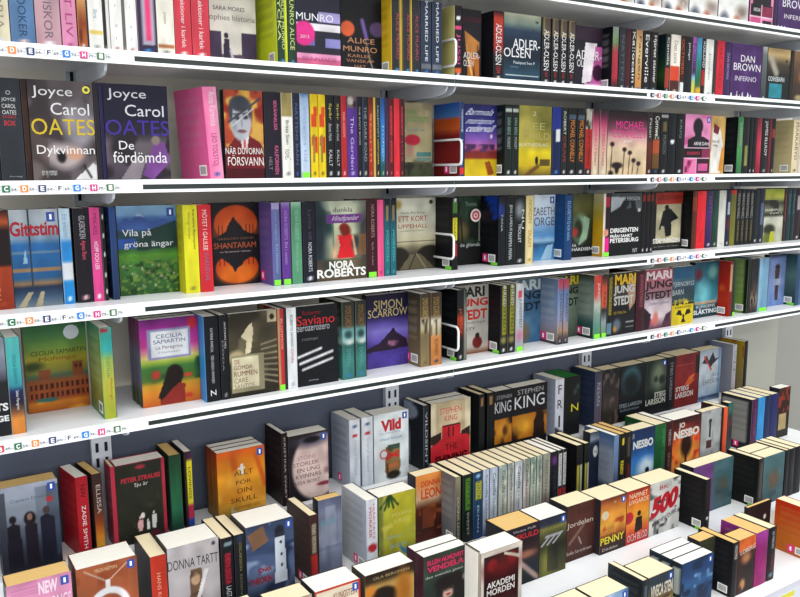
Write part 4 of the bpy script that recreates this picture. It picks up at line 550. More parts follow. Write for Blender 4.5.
# -- fifth shelf
jv = dict(b=.035)
row(1.612, -.481, .186, 0, 'on the fifth shelf', 'books on the fifth shelf', [
    F(-30, 10.6, 'grey and black landscape cover cut by the left picture edge', [('g', [(0, '8a94a4'), (.3, '7a8494'), (.42, '4a4c58'), (.45, '26282e'), (1, '1d1f23')])], [('LIVETS', 'e4e6e8', .1, .66, .98, .74, jv), ('GÅNGE', 'e4e6e8', .1, .77, .98, .85, jv)]),
    S(11.2, 26, [('g', [(0, '5ac0bc'), (.3, '4ab4b8'), (.5, '3a90a0'), (.56, '24285a'), (.68, '2a2434'), (.78, '8a5a3c'), (.84, 'd8883c'), (1, 'c87c38')])], 'turquoise, navy and orange picture spine', [('CECILIA SAMARTIN', '2a7a80', .18, .48, .4, .65), ('Señor Peregrino', 'e0e0e0', .55, .75, .4, .7)], logo=0, W=.115, page='w', over=1),
    F(28, 90, 'green and gold cover of a brick mansion, facing out', [('g', [(0, '3a6a44'), (.12, '4a8450'), (.3, '7a9a44'), (.42, 'a89c30'), (.56, '7a7a3c'), (.6, '4a6a54'), (.66, 'a0562c'), (.86, '9a4a24'), (.9, 'c87a24'), (1, 'a85a24')]), ('r', .2, .52, .38, .64, '8a4c2c'), ('r', .74, .46, .92, .64, '8a4c2c'), ('e', .12, .48, .16, .05, '3a4a24', .5)] + [('r', .04 + .083 * k, .68 + .1 * r_, .085 + .083 * k, .75 + .1 * r_, '4a2018') for k in range(12) for r_ in (0, 1)] + [('r', .78, .5, .83, .54, '4a2018'), ('r', .85, .5, .89, .54, '4a2018'), ('e', .3, .87, .18, .025, '3a6a64', .2), ('m', 6, .3, 'e09a30', (0, .88, 1, 1))], [('CECILIA SAMARTIN', '3a4a20', .1, .31, .98, .36), ('Mofongo', '8a4a1c', .22, .385, .82, .44)], Y=1.735, T=.03, st=('mround',)),
    S(104.2, 116.8, [('g', [(0, '5ab0a0'), (.08, '3aa49c'), (.25, '3aa8a4'), (.35, '9ab45a'), (.6, 'b8b848'), (1, 'a8b438')]), ('e', .3, .03, .4, .03, 'a03848')], 'teal to yellow-green spine with its painted back cover showing', [('CECILIA', '5a8a5a', .32, .55, .35, .6), ('Mofongo', 'b06a2c', .56, .8, .5, .85)], bc=[('g', [(0, '4a9a70'), (.3, '8ab068'), (.6, 'a4b058'), (.8, '8a8a44'), (1, '5a8a50')]), ('m', 3, .3, '4a8a5a')], blc='d0d0a0', st=('bar',), logo=0, W=.115),
    F(143, 201, 'sunset cover with a dark-haired woman and framed title, facing out', [('g', [(0, '6a2470'), (.12, '9a2c8c'), (.3, 'b83c88'), (.36, 'd87aa0'), (.44, 'd8c878'), (.5, '8aa43c'), (.56, '3a6a34'), (.7, '4a6a2c'), (.76, 'c0902c'), (.86, 'd0802a'), (1, 'b85a24')]), ('m', 5, .4, '24482a', (0, .48, 1, .74)), ('m', 5, .35, 'c83a28', (.6, .66, 1, .95)), ('e', .24, .64, .07, .05, 'b83a30', .4), ('e', .9, .08, .08, .07, 'c02838', .4), ('r', .13, .12, .86, .46, '8a88b0'), ('r', .17, .145, .82, .435, 'd0d4dc'), ('r', .2, .16, .79, .42, 'dce0e4'), ('e', .56, .66, .15, .12, '1f1614', .1), ('p', [(.42, .64), (.7, .62), (.66, .82), (.5, .86), (.3, .94), (.26, .9)], '1f1614'), ('p', [(.3, .95), (.48, .84), (.62, .76), (.74, .78), (.72, .99), (.28, 1)], '8a2c24')], [('CECILIA', '5a5c88', .27, .18, .72, .225), ('SAMARTIN', '5a5c88', .22, .24, .77, .285), ('La Peregrina', '8a6a8a', .26, .31, .72, .36), ('roman', '9a9ab0', .3, .38, .66, .4)], sp=[('g', [(0, '8a3a70'), (.2, '9a4a80'), (.4, '8a8aa8'), (.75, '7a7a9a'), (.85, '4a5a34'), (1, '3a4a2c')])], copies=3, T=.028, short='sunset woman cover'),
    S(206.4, 221, '16181e', 'thick black spine with small white lettering and an azure edge', [('KATRINE MARCAL', 'b8bcc0', .14, .42, .42, .62), ('DEN ENDA MANNEN', 'b8bcc0', .46, .78, .42, .62), ('Z', 'f0f0f0', .86, .93, .3, .7)], bc='4a9ae0', blurb=0, bk=1, logo=0, W=.115),
    S(222, 230.4, '17181c', 'black spine with silver lettering left of the staircase cover', [('ANTONIO HILL', 'c8c8c4', .08, .4, .55, .8), ('DÖDA', '8a8a88', .3, .66, .2, .45)], lc='8a8a8a'),
    F(231, 278.8, 'sepia staircase cover with a white angel and paper label, facing out', [('g', [(0, '2a261f'), (.4, '4a4434'), (.7, '3a3528'), (1, '26221a')]), ('m', 4, .3, '6a624a'), ('p', [(.38, .18), (.48, .12), (.5, .24), (.44, .48), (.32, .5), (.36, .34), (.24, .28)], 'd0c4a4'), ('e', .14, .52, .16, .08, 'b0a27c', .3), ('r', .03, .5, .7, .95, '8a8468'), ('r', .04, .52, .6, .9, 'd0c8a8')] + [('l', .66, .4 + .06 * k, 1, .36 + .075 * k, .016, '8a8068') for k in range(8)] + [('r', .8, .0, 1, .14, 'a89c80'), ('e', .9, .08, .05, .035, '2a2018')], [('DE', '8a4a3c', .1, .55, .2, .6), ('GÖMDA', '7a4a40', .08, .61, .46, .67), ('RUMMEN', '7a4a40', .08, .69, .56, .75), ('CARE', '8a7a68', .08, .77, .36, .83), ('SANTOS', '8a7a68', .08, .845, .5, .9)]),
    S(279.4, 286, [('h', [(0, 'a89468'), (.3, 'b8a070'), (.36, 'c02c34'), (1, 'b83038')])], 'khaki and red spine with a green sticker at its foot', [('BLOMMOR', 'e8a890', .12, .5, .45, .8)], st=('gspine',), logo=0),
    S(286.3, 287.6, '26282a', 'very thin black spine left of the white spine', logo=0),  # black body in place of the shaded gap before the next spine
    S(288, 298, 'e2e6ea', 'white spine with black and red capitals left of the claw mark cover', [('ROBERTO SAVIANO', '2c3038', .09, .48, .35, .65), ('GOMORRA', 'c04050', .5, .68, .35, .65)], lc='a8b0b8'),
    F(298.4, 338.6, 'black cover with three white claw marks, facing out', ['17181c', ('l', .0, .63, .58, .545, .026, 'd8dade'), ('l', .06, .71, .86, .6, .028, 'd8dade'), ('l', .12, .79, .86, .69, .026, 'd8dade')], [('Roberto', '8a2028', .14, .06, .58, .11), ('Saviano', 'c42c30', .0, .12, .93, .235), ('zerozerozero', 'a8aab0', .0, .25, .8, .31), ('roman', '6a6c70', .12, .4, .5, .43), ('brombergs', 'b8bac0', .26, .925, .5, .945)]),
    *[S(a, b, [('g', [(0, '2a2c28'), (.3, '3a3a30'), (.36, '6aa0a0'), (.5, '8ab4b0'), (.54, '2c5c58'), (.75, '3f8078'), (1, '38706c')]), ('e', .5, .42, .35, .05, '2c4a4c', .4), ('e', .6, .52, .4, .03, 'c8d4d0', .5)], 'teal spine with a ship picture, %s one of the pair' % o, [('SIMON SCARROW', '8a6438', .05, .34, .25, .8), ('OVERFALL', '5aa098', .6, .85, .3, .7)], lc='2f7ab0', W=.115, **k) for a, b, o, k in ((343, 355, 'left', dict(bk=0)), (356.2, 366.8, 'right', {}))],
    F(367.4, 408.4, 'violet cover with a dark hill and gold capitals, facing out', [('g', [(0, '1d1a30'), (.3, '24204a'), (.4, '5a4a9c'), (.5, '7a70c0'), (.6, '6a58b0'), (.7, '4a3890'), (1, '4a3a8c')]), ('p', [(0, .72), (.3, .66), (.55, .52), (.62, .47), (.7, .53), (1, .66), (1, .76), (0, .78)], '2a1c30'), ('m', 8, .3, '8a5a7a', (.5, .55, 1, .72)), ('e', .63, .5, .04, .025, '1c1420')], [('SIMON', 'c0ae78', .17, .08, .85, .2), ('SCARROW', 'c0ae78', .03, .2, .98, .31), ('UPPRORET', '4f42a4', .1, .82, .9, .92)], tuck=0),
    S(420.4, 429.8, [('g', [(0, '3c352c'), (.3, '5a4c38'), (.36, 'c0b498'), (.5, 'a89c7c'), (.56, '7a6c4c'), (1, '8a7854')]), ('m', 4, .4, '3a3428', (0, .34, 1, .55))], 'brown spine with a Roman soldier picture and its brown back cover', [('SIMON SCARROW', 'b09448', .06, .34, .2, .8)], bc=[('g', [(0, '4a443c'), (.5, '6a5c44'), (1, '8a7858')])], blc='a89c84', bk=1, st=('bar', 'pink'), lc='6a5a3c', W=.115),
    S(430.8, 441.6, [('g', [(0, '3a2e24'), (.3, '4a3c2c'), (.38, 'd0c8b4'), (.55, 'b0a080'), (.62, 'c08048'), (1, 'c07a40')]), ('m', 4, .4, '3a3428', (0, .36, 1, .58))], 'tan and orange spine left of the wire stop', [('SIMON SCARROW', 'a08448', .06, .36, .2, .8), ('ROMAREN', '6a3a1c', .64, .86, .3, .7)], lc='2a3c5a', W=.115),
    S(457, 463.6, [('g', [(0, '1c1e20'), (.3, '1c1e20'), (.4, 'a83c24'), (.6, '7a2c20'), (.7, '1c1e20'), (1, '1a1c1e')])], 'black spine with red-brown lettering behind the wire stop', [('JOHN', 'c04a2c', .25, .6, .25, .7)], bc='14171a', blc='34383c', bk=1, st=('bar', 'green'), lc='d8d8d8', W=.115),
    S(464, 466.6, [('g', [(0, '2a3a34'), (.5, 'a8a498'), (1, '6a6a60')])], 'thin pale spine left of the white and red lettered cover', logo=0),
    F(467, 488, 'white cover with black and red block letters and a red figure, facing out', [('g', [(0, 'a8a49c'), (.5, 'b8b4ac'), (.9, 'b0aca4'), (1, '7a4a34')]), ('e', .66, .84, .15, .09, '6a1c1c', .1), ('e', .66, .74, .07, .04, '2a1c1c', .1), ('l', .2, .55, .26, .92, .012, '5a5a54')], [('MARI', '1f2424', .0, .02, .88, .17, jv), ('JUNG', 'b82c28', .02, .19, .98, .34, jv), ('STEDT', 'b82c28', .0, .35, .96, .5, jv), ('Den mörka ängeln', '5a6064', .1, .52, .9, .57), ('PARTY', '4a5054', .05, .61, .6, .65)], tuck=1),
    S(499.6, 506.8, ['15171b', ('r', .2, .02, .85, .72, '8a8a2c'), ('r', .35, .0, .8, .3, 'b0b0a4'), ('r', 0, .72, 1, 1, '1c1d20'), ('e', .5, .8, .4, .05, '8a8448', .6)], 'black spine with olive yellow capitals, left one of the pair', [('JUNGSTEDT', '17181a', .04, .7, .3, .8)], bc='16141a', blc='3a2028', bk=1, st=('bar', 'pink', 'green'), lc='e0e0e0'),
    S(507.2, 514.6, ['15171b', ('r', .2, .02, .85, .72, '8a8a2c'), ('r', .35, .0, .8, .3, 'b0b0a4'), ('r', 0, .72, 1, 1, '1c1d20'), ('e', .5, .8, .4, .05, '8a8448', .6)], 'black spine with olive yellow capitals, right one of the pair', [('JUNGSTEDT', '17181a', .04, .7, .3, .8)], lc='e0e0e0'),
    S(515.2, 523.2, [('g', [(0, 'c8ccd0'), (.4, 'b4bcc4'), (1, 'a8acb4')]), ('e', .5, .76, .4, .08, 'c07a94', .6), ('r', .3, .1, .7, .2, 'c84a5a')], 'white spine with black capitals and a green foot sticker', [('JUNGSTEDT', '2a3438', .22, .66, .3, .75)], st=('gspine',), logo=0),
    F(523.6, 540, 'blue cover with white and navy block letters and a brown dog, facing out', [('g', [(0, '5a7080'), (.4, '3a5c7c'), (.6, '4a7494'), (1, '3a6a94')]), ('e', .3, .84, .34, .2, '7a5c3a', .4), ('m', 6, .3, '6a4a2c', (0, .6, .6, 1))], [('MARI', 'c0ccd0', .0, .02, .98, .18, jv), ('JUNG', '1c2c40', .0, .2, .98, .36, jv), ('STEDT', '1c2c40', .0, .37, .98, .5, jv)], tuck=1),
    S(556.8, 562.2, [('g', [(0, 'b03c58'), (.1, 'b04a60'), (.2, '5a74a0'), (.6, '8a90b0'), (.8, 'a08068'), (.92, '3a3438'), (1, '2a282c')])], 'pale blue spine with dark capitals and a cloudy blue back cover', [('JUNGSTEDT', '26304a', .22, .66, .25, .8)], bc=[('g', [(0, '7a94b4'), (.4, '8aa0c4'), (.7, 'a0a4bc'), (.9, '9a8478'), (1, '3a343a')])], blc='c0ccdc', bk=1, st=('bar', 'pink'), lc='9a9aa0'),
    S(562.6, 568, [('g', [(0, 'b03c58'), (.1, 'b04a60'), (.2, '5a74a0'), (.6, '8a90b0'), (.8, 'a08068'), (.92, '3a3438'), (1, '2a282c')])], 'pale blue spine with dark capitals left of the yellow-lettered green cover', [('JUNGSTEDT', '26304a', .22, .66, .25, .8)], lc='9a9aa0'),
    F(568.4, 577.4, 'murky green cover with yellow and black block letters, mostly hidden', [('g', [(0, '3a4434'), (.4, '7a8a78'), (.7, '5a6a5c'), (1, '3a443c')])], [('MARI', 'c8b428', .0, .02, .98, .16, jv), ('JUNG', '1c241f', .1, .2, .98, .34, jv), ('STEDT', '1c241f', .1, .37, .98, .5, jv)], tuck=1),
    S(592.6, 600, [('g', [(0, 'c8403c'), (.3, 'c04a44'), (.45, 'a8b0a0'), (.8, '5a8a80'), (1, '4a8a50')])], 'red and grey-green spine with a misty back cover and pink tag', [('JUNGSTEDT', 'c8d8cc', .12, .6, .4, .8)], bc=[('g', [(0, '3a4a40'), (.15, '7a8c84'), (.6, '8a9a90'), (.75, '3c5c5c'), (1, '1f2c30')])], blc='a8b4ac', bk=1, st=('bar', 'pink', 'gspine'), logo=0),
    S(600.4, 605.8, [('g', [(0, '2a2024'), (.2, 'c04a34'), (.5, 'd05a40'), (.56, '26282c'), (.75, '8a9aa0'), (1, '5a8a5a')])], 'narrow red-orange spine between two block-lettered spines', [('TRE', '5a1c1c', .25, .5)], st=('gspine',), logo=0),
    S(606.2, 611.4, ['1b1c1e', ('r', .2, .05, .9, .66, '8a7c2c'), ('r', 0, .8, 1, .96, '5a7a8a')], 'narrow black and gold spine left of the yellow-lettered black cover', [('JUNGSTEDT', '1b1c1e', .06, .64, .3, .9)], logo=0),
    F(611.8, 634.2, 'black cover with yellow and white block letters and a grey hand, facing out', [('g', [(0, '2a241c'), (.4, '3a3430'), (.55, '17181b'), (.8, '1d1f22'), (1, '17181b')]), ('p', [(.7, .1), (1, .05), (.98, .5), (.75, .62), (.65, .4)], '9a7c68'), ('e', .2, .84, .16, .1, '5a6878', .4), ('e', .12, .9, .08, .05, 'a87838', .4), ('r', .6, .8, .95, .82, '7a7c7c'), ('r', .6, .88, .95, .9, '7a7c7c')], [('MARI', 'd0a824', .06, .02, .98, .19, jv), ('JUNG', 'b4b4b0', .02, .2, .94, .36, jv), ('STEDT', 'b4b4b0', .04, .37, .9, .52, jv), ('DET FÖRFLUTNA', 'a8902c', .04, .61, .6, .66)]),
    S(635.2, 643, ['3a1820', ('r', .3, .05, .85, .6, '5a2430')], 'dark wine spine left of the pink-lettered white cover', [('JUNGSTEDT', '9a5a64', .06, .6, .3, .75)], logo=0),
    F(643.4, 670.6, 'white cover with pink, black and red block letters, facing out', [('g', [(0, '8a3c4a'), (.2, 'a0606c'), (.45, '7a6068'), (.55, 'b8a8b0'), (.8, 'd0c4c8'), (1, '5a3040')]), ('e', .16, .87, .13, .07, 'c0344c', .2), ('e', .42, .84, .1, .12, 'c87068', .3), ('p', [(.62, 1), (.8, .78), (1, .72), (1, 1)], '4a2c3c'), ('p', [(0, .62), (.25, .75), (.2, .98), (0, .98)], '2a1c24')], [('MARI', 'd0c0c4', .04, .03, .96, .17, jv), ('JUNG', '1f1820', .0, .19, .98, .36, jv), ('STEDT', '1f1820', .03, .37, .96, .5, jv), ('Dubbel tystnad', '5a7088', .15, .54, .9, .61)]),
    F(671, 692.6, 'blue-black cover with a yellow radiation warning, facing out', [('g', [(0, '2a4a5e'), (.2, '34566a'), (.25, '3a5466'), (.42, '2c3c48'), (.6, '34484c'), (.64, 'd0b81e'), (1, 'd4bc20')]), ('r', .05, .02, .9, .2, '1f4a6a'), ('e', .55, .86, .05, .035, '1c1c14', .1), ('p', [(.5, .85), (.2, .82), (.3, .74), (.42, .75)], '1c1c14'), ('p', [(.6, .85), (.9, .82), (.82, .74), (.68, .75)], '1c1c14'), ('p', [(.5, .9), (.6, .9), (.66, .97), (.44, .97)], '1c1c14'), ('r', 0, .62, 1, .66, '24241a'), ('m', 14, .45, 'd4bc20', (0, .6, 1, .68))], [('TJERNOBYLS', 'a8b4b8', .0, .26, .98, .36), ('BARN', 'a8b4b8', .0, .39, .5, .48), ('en thriller', 'e0cc4a', .1, .55, .7, .6), ('VARNING', '3a3414', .12, .68, .9, .72)]),
    F(693, 716.6, 'teal cover with a swimming figure and white title, facing out', [('g', [(0, '1f4858'), (.3, '2a6474'), (.6, '3a8494'), (.7, '4a8c98'), (.8, '26424c'), (1, '1c343e')]), ('m', 4, .35, '1c3c48'), ('e', .35, .55, .28, .2, '6ab4c0', .5), ('e', .15, .22, .14, .1, '5a2030', .5), ('e', .75, .2, .2, .12, '6aa4a0', .5), ('r', .05, .71, .95, .76, 'a8a08c'), ('r', .05, .73, .95, .75, 'b06a3c')], [('KUNGENS', 'd4dce0', .1, .78, .9, .83), ('SLÄKTING', 'd4dce0', .0, .84, .98, .94, jv)]),
    S(727.6, 731, ['7a2018', ('r', .1, .05, .7, .55, 'b89a70')], 'narrow red spine with a flame red back cover', '', bc=[('g', [(0, 'a02c28'), (.4, 'b8281c'), (.7, 'c03a20'), (1, 'b02018')]), ('m', 4, .3, 'e06028', (0, .3, 1, .9))], blurb=0, bk=1, st=('bar',), logo=0),
    S(731.4, 733.6, '1f3c2c', 'thin dark green spine left of the light green back cover', st=('gspine',), logo=0),
    S(745.8, 748.8, '17201c', 'narrow black spine with a light green back cover', '', bc=[('g', [(0, '8aa468'), (1, '86b048')]), ('r', 0, 0, .1, 1, '1a2420'), ('r', .9, 0, 1, 1, '1a2420')], blc='a8c084', st=('bar',), logo=0, bk=1),
    F(749.2, 756, 'black and brown picture cover left of the pale blue spine', [('g', [(0, '1a1c20'), (.4, '2a2428'), (.6, '5a4440'), (.75, '8a7468'), (1, '2c201c')]), ('m', 6, .4, '1a181a')]),
    S(757, 766.4, [('g', [(0, '6a94b4'), (.5, '7aa8c4'), (1, '6a9cc0')]), ('r', 0, 0, .25, 1, '8ab0c8')], 'pale blue spine with green stickers at its foot', '', st=('gspine',), logo=0),
    F(766.8, 783.4, 'lilac blue cover with a standing statue, facing out', [('g', [(0, '1f2434'), (.08, '6a7cac'), (.5, '7a90c0'), (1, '6a88c0')]), ('e', .5, .25, .14, .06, '3a2c2c', .3), ('p', [(.35, .3), (.65, .3), (.6, .5), (.62, .9), (.42, .9), (.4, .5)], '4a3838'), ('r', .3, .48, .7, .6, '9aa4c0')]),
    S(794.4, 797.4, '2c4a70', 'navy spine with a grey-green back cover near the right edge', '', bc=[('g', [(0, '2c4a54'), (.4, '5a7c7c'), (1, '2a3c44')])], blurb=0, bk=1, st=('bar', 'green'), logo=0),
    S(797.8, 803, '4a6a90', 'slate blue spine at the right picture edge', logo=0),
    F(803.4, 822, 'green and grey cover beyond the slate blue spine', [('g', [(0, '3a5a4a'), (1, '5a7a64')])]),
])
# ------------------------------------------------------------------ stepped display below: columns taken at the books' top edges
HT = .158; HA = .19; HB = .19
wb = 'in the back row of the stepped display'
row(1.755, -.824, HA, HA, 'display back row', 'books in the back row of the stepped display', [
    F(-4, 57, 'misty street cover with three dark walkers, facing out', [('g', [(0, 'a0a8b8'), (.3, '8a94a4'), (.5, '5a6070'), (.7, '3a3e4c'), (1, '1c1c24')]), ('r', .0, .05, .12, 1, '2a2c38', .7), ('r', .8, .05, 1, .9, '3a4456', .7), ('r', .62, .05, .8, .6, '5a6478', .5), ('e', .22, .38, .06, .045, '1f1a20'), ('p', [(.12, .46), (.22, .42), (.33, .46), (.36, .95), (.1, .95)], '1c1a24'), ('e', .5, .4, .1, .08, '1d161a'), ('e', .5, .38, .045, .04, '8a6a60'), ('p', [(.4, .48), (.5, .43), (.62, .48), (.62, .98), (.4, .98)], '211c28'), ('e', .78, .34, .06, .045, '4a3a38'), ('p', [(.66, .42), (.78, .38), (.92, .44), (.92, .95), (.68, .95)], '1d1d2c'), ('e', .85, .22, .06, .035, 'a8343c')], [('Cupiers Dream', '5a6474', .2, .15, .82, .2)], st=('peng',), pg='o', T=.05),
    S(74.5, 87.4, [('g', [(0, 'a81c28'), (1, 'b8202c')])], 'thick crimson spine with white capitals and a crimson back cover', [('ZADIE SMITH', 'f0ecec', .36, .9, .35, .7), ('NW', '2a0c10', .1, .26, .3, .75)], bc='a81c28', blc='c84a50', pg='w', logo=0, rz=.16, h=.182),
    S(91.2, 101.4, [('g', [(0, '3a2424'), (.4, '4a2c28'), (.6, '8a3c20'), (.8, 'd8882c'), (.95, 'e8b040'), (1, 'c06a24')])], 'dark spine with yellow flames at its foot', [('ELLISSA', 'c8b8b0', .14, .5, .3, .8)], bc='3a2824', blc='4a3430', pg='o', lc='7a3a20', rz=.14, h=.182),
    S(110, 114.4, 'b03044', 'narrow raspberry spine left of the dark red-bordered cover', logo=0, W=.06),
    F(114.8, 164, 'dark cover with white paper-doll family and red border, facing out', ['26281f', ('r', .94, 0, 1, 1, 'a82c40'), ('m', 6, .2, '34382a'), ('e', .5, .06, .1, .025, 'a02c3c', .3), ('e', .5, .67, .045, .035, 'e8e0e0'), ('e', .44, .69, .022, .02, 'd8a8a8'), ('p', [(.40, .72), (.49, .72), (.5, .8), (.47, .86), (.41, .86), (.39, .8)], 'd8a8a8'), ('e', .6, .74, .018, .015, 'd8d8d4'), ('p', [(.57, .76), (.63, .76), (.63, .86), (.57, .86)], 'd8d8d4'), ('e', .73, .66, .022, .02, 'd8d8d4'), ('p', [(.68, .69), (.78, .69), (.77, .86), (.7, .86)], 'd8d8d4'), ('r', .0, .0, 1, .012, 'a82c40'), ('e', .75, .93, .11, .05, '5a2030', .2)], [('PETER STRAUSS', 'b83040', .1, .17, .9, .23, dict(b=.03)), ('Sju år', 'd0ccc4', .36, .25, .64, .31)], sp='b03044', T=.05, pg='w'),
    S(168.4, 180.4, [('g', [(0, '1c3a28'), (.3, '1f5434'), (.7, '2a6a4a'), (1, '1c3c34')])], 'dark green mottled spine', bc='1c3428', blurb=0, pg='o', logo=0),
    S(183.6, 191.6, [('g', [(0, '3a1c3c'), (.1, '4a2040'), (.12, 'd8cc28'), (.66, 'd0c42c'), (.68, 'a82848'), (.84, 'a82848'), (.86, '24409a'), (1, '24409a')]), ('r', 0, 0, .2, 1, '26241c')], 'yellow, crimson and blue striped spine', [('LOVINGS', '2c2818', .2, .6, .4, .8)], bc='2a2c28', blurb=0, pg='w', logo=0, h=.192),
    F(216, 264, 'orange cover with a small white cross and serif title, facing out', [('g', [(0, 'd0561c'), (.15, 'd87a1e'), (.4, 'dc9424'), (.7, 'd08828'), (1, 'a89040')]), ('l', .3, 0, .42, .5, .07, 'c85a1c'), ('l', .8, .1, 1, .6, .05, 'c85a1c'), ('m', 4, .3, 'e0a23c'), ('r', .48, .22, .53, .38, 'ece8dc'), ('r', .43, .26, .58, .295, 'ece8dc'), ('m', 7, .3, 'c8c49c', (.2, .75, .6, .95))], [('ALLT', '5a3018', .34, .31, .74, .38), ('FÖR', '5a3018', .38, .44, .70, .51), ('DIN', '5a3018', .4, .57, .7, .64), ('SKULL', '5a3018', .26, .7, .82, .77), ('en roman om', 'b0601c', .3, .83, .86, .87)], sp=[('g', [(0, 'a83c1c'), (.3, 'b86020'), (1, '8a6a2c')])], copies=3, T=.026, h=.172, short='orange cross cover', st=('peng',), pg='w'),
    S(281, 287, '1c1418', 'narrow black spine with silver lettering and a black-red back cover', [('KRISTINA SVART', 'b0a4a0', .06, .9, .35, .7)], bc='2a1a1c', blc='5a4444', pg='w', logo=0),
    F(288, 327.6, 'close-up face cover with pink serif title, facing out', [('g', [(0, '2a2430'), (1, '3a3038')]), ('r', 0, 0, 1, 1, '1c181e'), ('e', .7, .5, .62, .5, 'd4bcb6', .06), ('e', .55, .1, .4, .1, '4a4454', .5), ('e', .58, .1, .2, .045, '10121a', .3), ('l', .2, .04, .9, .0, .04, '2a2024'), ('e', .97, .6, .08, .05, '9a7274', .5), ('e', .9, .79, .2, .03, '8a3444', .3), ('r', .95, .1, 1, .55, 'b89c9a', .7)], [('STOINE', 'a87a84', .22, .32, .68, .38), ('STORLEK', '8a5a64', .1, .41, .76, .47), ('EN UNG', '5a3c44', .2, .5, .78, .56), ('KVINNAS', '5a3c44', .16, .59, .8, .65), ('RESA BORT', '6a4a50', .12, .69, .78, .74)], st=('peng',), pg='w', T=.05, h=.178),
    S(349, 360, [('g', [(0, 'd8dce4'), (1, 'c4ccd8')]), ('e', .5, .23, .3, .02, 'b83040'), ('e', .5, .1, .2, .02, '3a5a80')], 'white spine with a tiny red boot, left one of the pair', [('Cheryl Strayed', '9aa8b4', .3, .8, .35, .65)], bc=[('h', [(0, 'a8b0c4'), (1, 'c0c8d8')])], blc='8a94ac', pg='w', st=('pink',), logo=0),
    S(361.4, 373, [('g', [(0, 'd8dce4'), (1, 'c4ccd8')]), ('e', .5, .23, .3, .02, 'b83040'), ('e', .5, .1, .2, .02, '3a5a80')], 'white spine with a tiny red boot, right one of the pair', [('Cheryl Strayed', '9aa8b4', .3, .8, .35, .65)], pg='w', logo=0),
    F(373.6, 408.4, 'white cover with a red-laced boot and red title, facing out', ['d8e0e4', ('p', [(.34, .5), (.74, .47), (.76, .82), (.7, .94), (.42, .96), (.3, .86)], '8a6a44'), ('e', .55, .93, .2, .06, '2a261f', .2), ('r', .38, .47, .74, .55, '3a5040'), ('m', 6, .4, '4a3020', (.34, .5, .74, .9)), ('l', .36, .6, .7, .66, .03, 'c02c2c'), ('l', .7, .6, .36, .68, .03, 'c02c2c'), ('e', .28, .6, .12, .07, 'c83838', .1), ('e', .28, .6, .09, .05, 'd8e0e4', .1), ('r', .4, .76, .72, .82, 'b06a40')], [('Vild', 'c02c38', .2, .1, .78, .27, dict(b=.05)), ('en vandring', '6a9ac0', .16, .28, .76, .31), ('Cheryl Strayed', '4a8ab8', .16, .36, .8, .41)], sp='ccd4dc', st=('peng',), pg='w', T=.05),
    S(423.6, 428.8, '20242a', 'narrow black spine with a white swirl on its back cover', [('VILDSINT', 'b0b4b8', .1, .9)], bc=['1f242c', ('e', .1, .15, .6, .14, 'a8b4cc', .1), ('e', .0, .7, .32, .5, 'a8b8d4', .1)], blurb=0, pg='w', logo=0),
    F(431, 470.6, 'cream cover with a blood red hotel silhouette, facing out', ['b8a888', ('r', 0, 0, .12, .55, 'd0c4a8'), ('r', .86, 0, 1, .55, 'd0c4a8'), ('r', .2, .1, .76, .38, 'c8b496'), ('p', [(0, .66), (.16, .58), (.28, .56), (.28, .36), (.74, .36), (.74, .54), (.9, .52), (1, .6), (1, 1), (0, 1)], 'b8202c'), ('p', [(0, .5), (.26, .46), (.26, .56), (.1, .64), (0, .64)], '2a1c1c'), ('p', [(.76, .5), (1, .44), (1, .62), (.9, .56), (.76, .56)], '2a1c1c'), ('r', .3, .36, .72, .39, '3a1414'), ('r', .42, .4, .46, .56, '4a1014'), ('r', .54, .4, .58, .56, '4a1014')], [('STEPHEN', 'c04440', .22, .1, .76, .19), ('KING', 'c04440', .34, .22, .66, .31), ('THE', '3a0c10', .36, .66, .66, .76), ('SHINING', '2a080c', .1, .82, .92, .95, dict(b=.04))], sp='2a2622', copies=2, T=.035, short='blood red hotel cover', pg='w'),
    S(479.4, 484.8, ['15171a', ('r', .25, .06, .75, .18, '8a6844')], 'black spine with a brown square, left one of the pair', '', bc='14161a', blc='1c2024', pg='c', logo=0),
    S(487.6, 494.4, ['15171a', ('r', .25, .06, .75, .18, '8a6844')], 'black spine with a brown square, right one of the pair', '', bc='14161a', pg='c', logo=0),
    F(495, 512.4, 'black cover with amber picture and silver capitals, left of its twin', [BK, ('r', .0, .46, 1, .86, 'a8661c'), ('m', 4, .4, '2a1810', (0, .46, 1, .86)), ('e', .5, .65, .4, .14, 'c88a2a', .5), ('e', .6, .66, .14, .08, '5a3014', .4)], [('STEPHEN', '8a8c90', .1, .08, .98, .14), ('KING', 'b8bac0', .0, .18, .95, .36)], pg='w', T=.045),
    F(512.8, 547.6, 'black cover with amber picture and silver capitals, right of its twin', [BK, ('r', .0, .46, 1, .86, 'a8661c'), ('m', 4, .4, '2a1810', (0, .46, 1, .86)), ('e', .3, .65, .25, .14, 'd0942a', .5), ('p', [(.6, .86), (.62, .6), (.75, .44), (.9, .48), (.95, .86)], '241512'), ('e', .75, .45, .08, .07, '241512')], [('STEPHEN', '9a9ca0', .14, .05, .88, .13), ('KING', 'c8cad0', .06, .16, .92, .36)], pg='w', T=.045),
    S(555.6, 564.4, ['c4c8d4', ('p', [(0, .8), (1, .9), (1, 1), (0, 1)], '3a3c48')], 'white spine with large black letters reading downwards', [], ht=[('F', '2c2c34', .3, .1, .75, .25), ('R', '2c2c34', .25, .35, .8, .5), ('I', '2c2c34', .4, .62, .6, .82)], bc='a8b0c4', blc='9098b0', pg='w', logo=0),
    S(565, 580.8, ['14171a', ('r', .12, .08, .16, .6, '8a8c88'), ('l', .6, .3, .9, .15, .05, '3a4a44')], 'thick black spine with a yellow letter and green page edges', [], ht=[('N', 'c8c02c', .42, .47, .9, .6)], pg='g', logo=0),
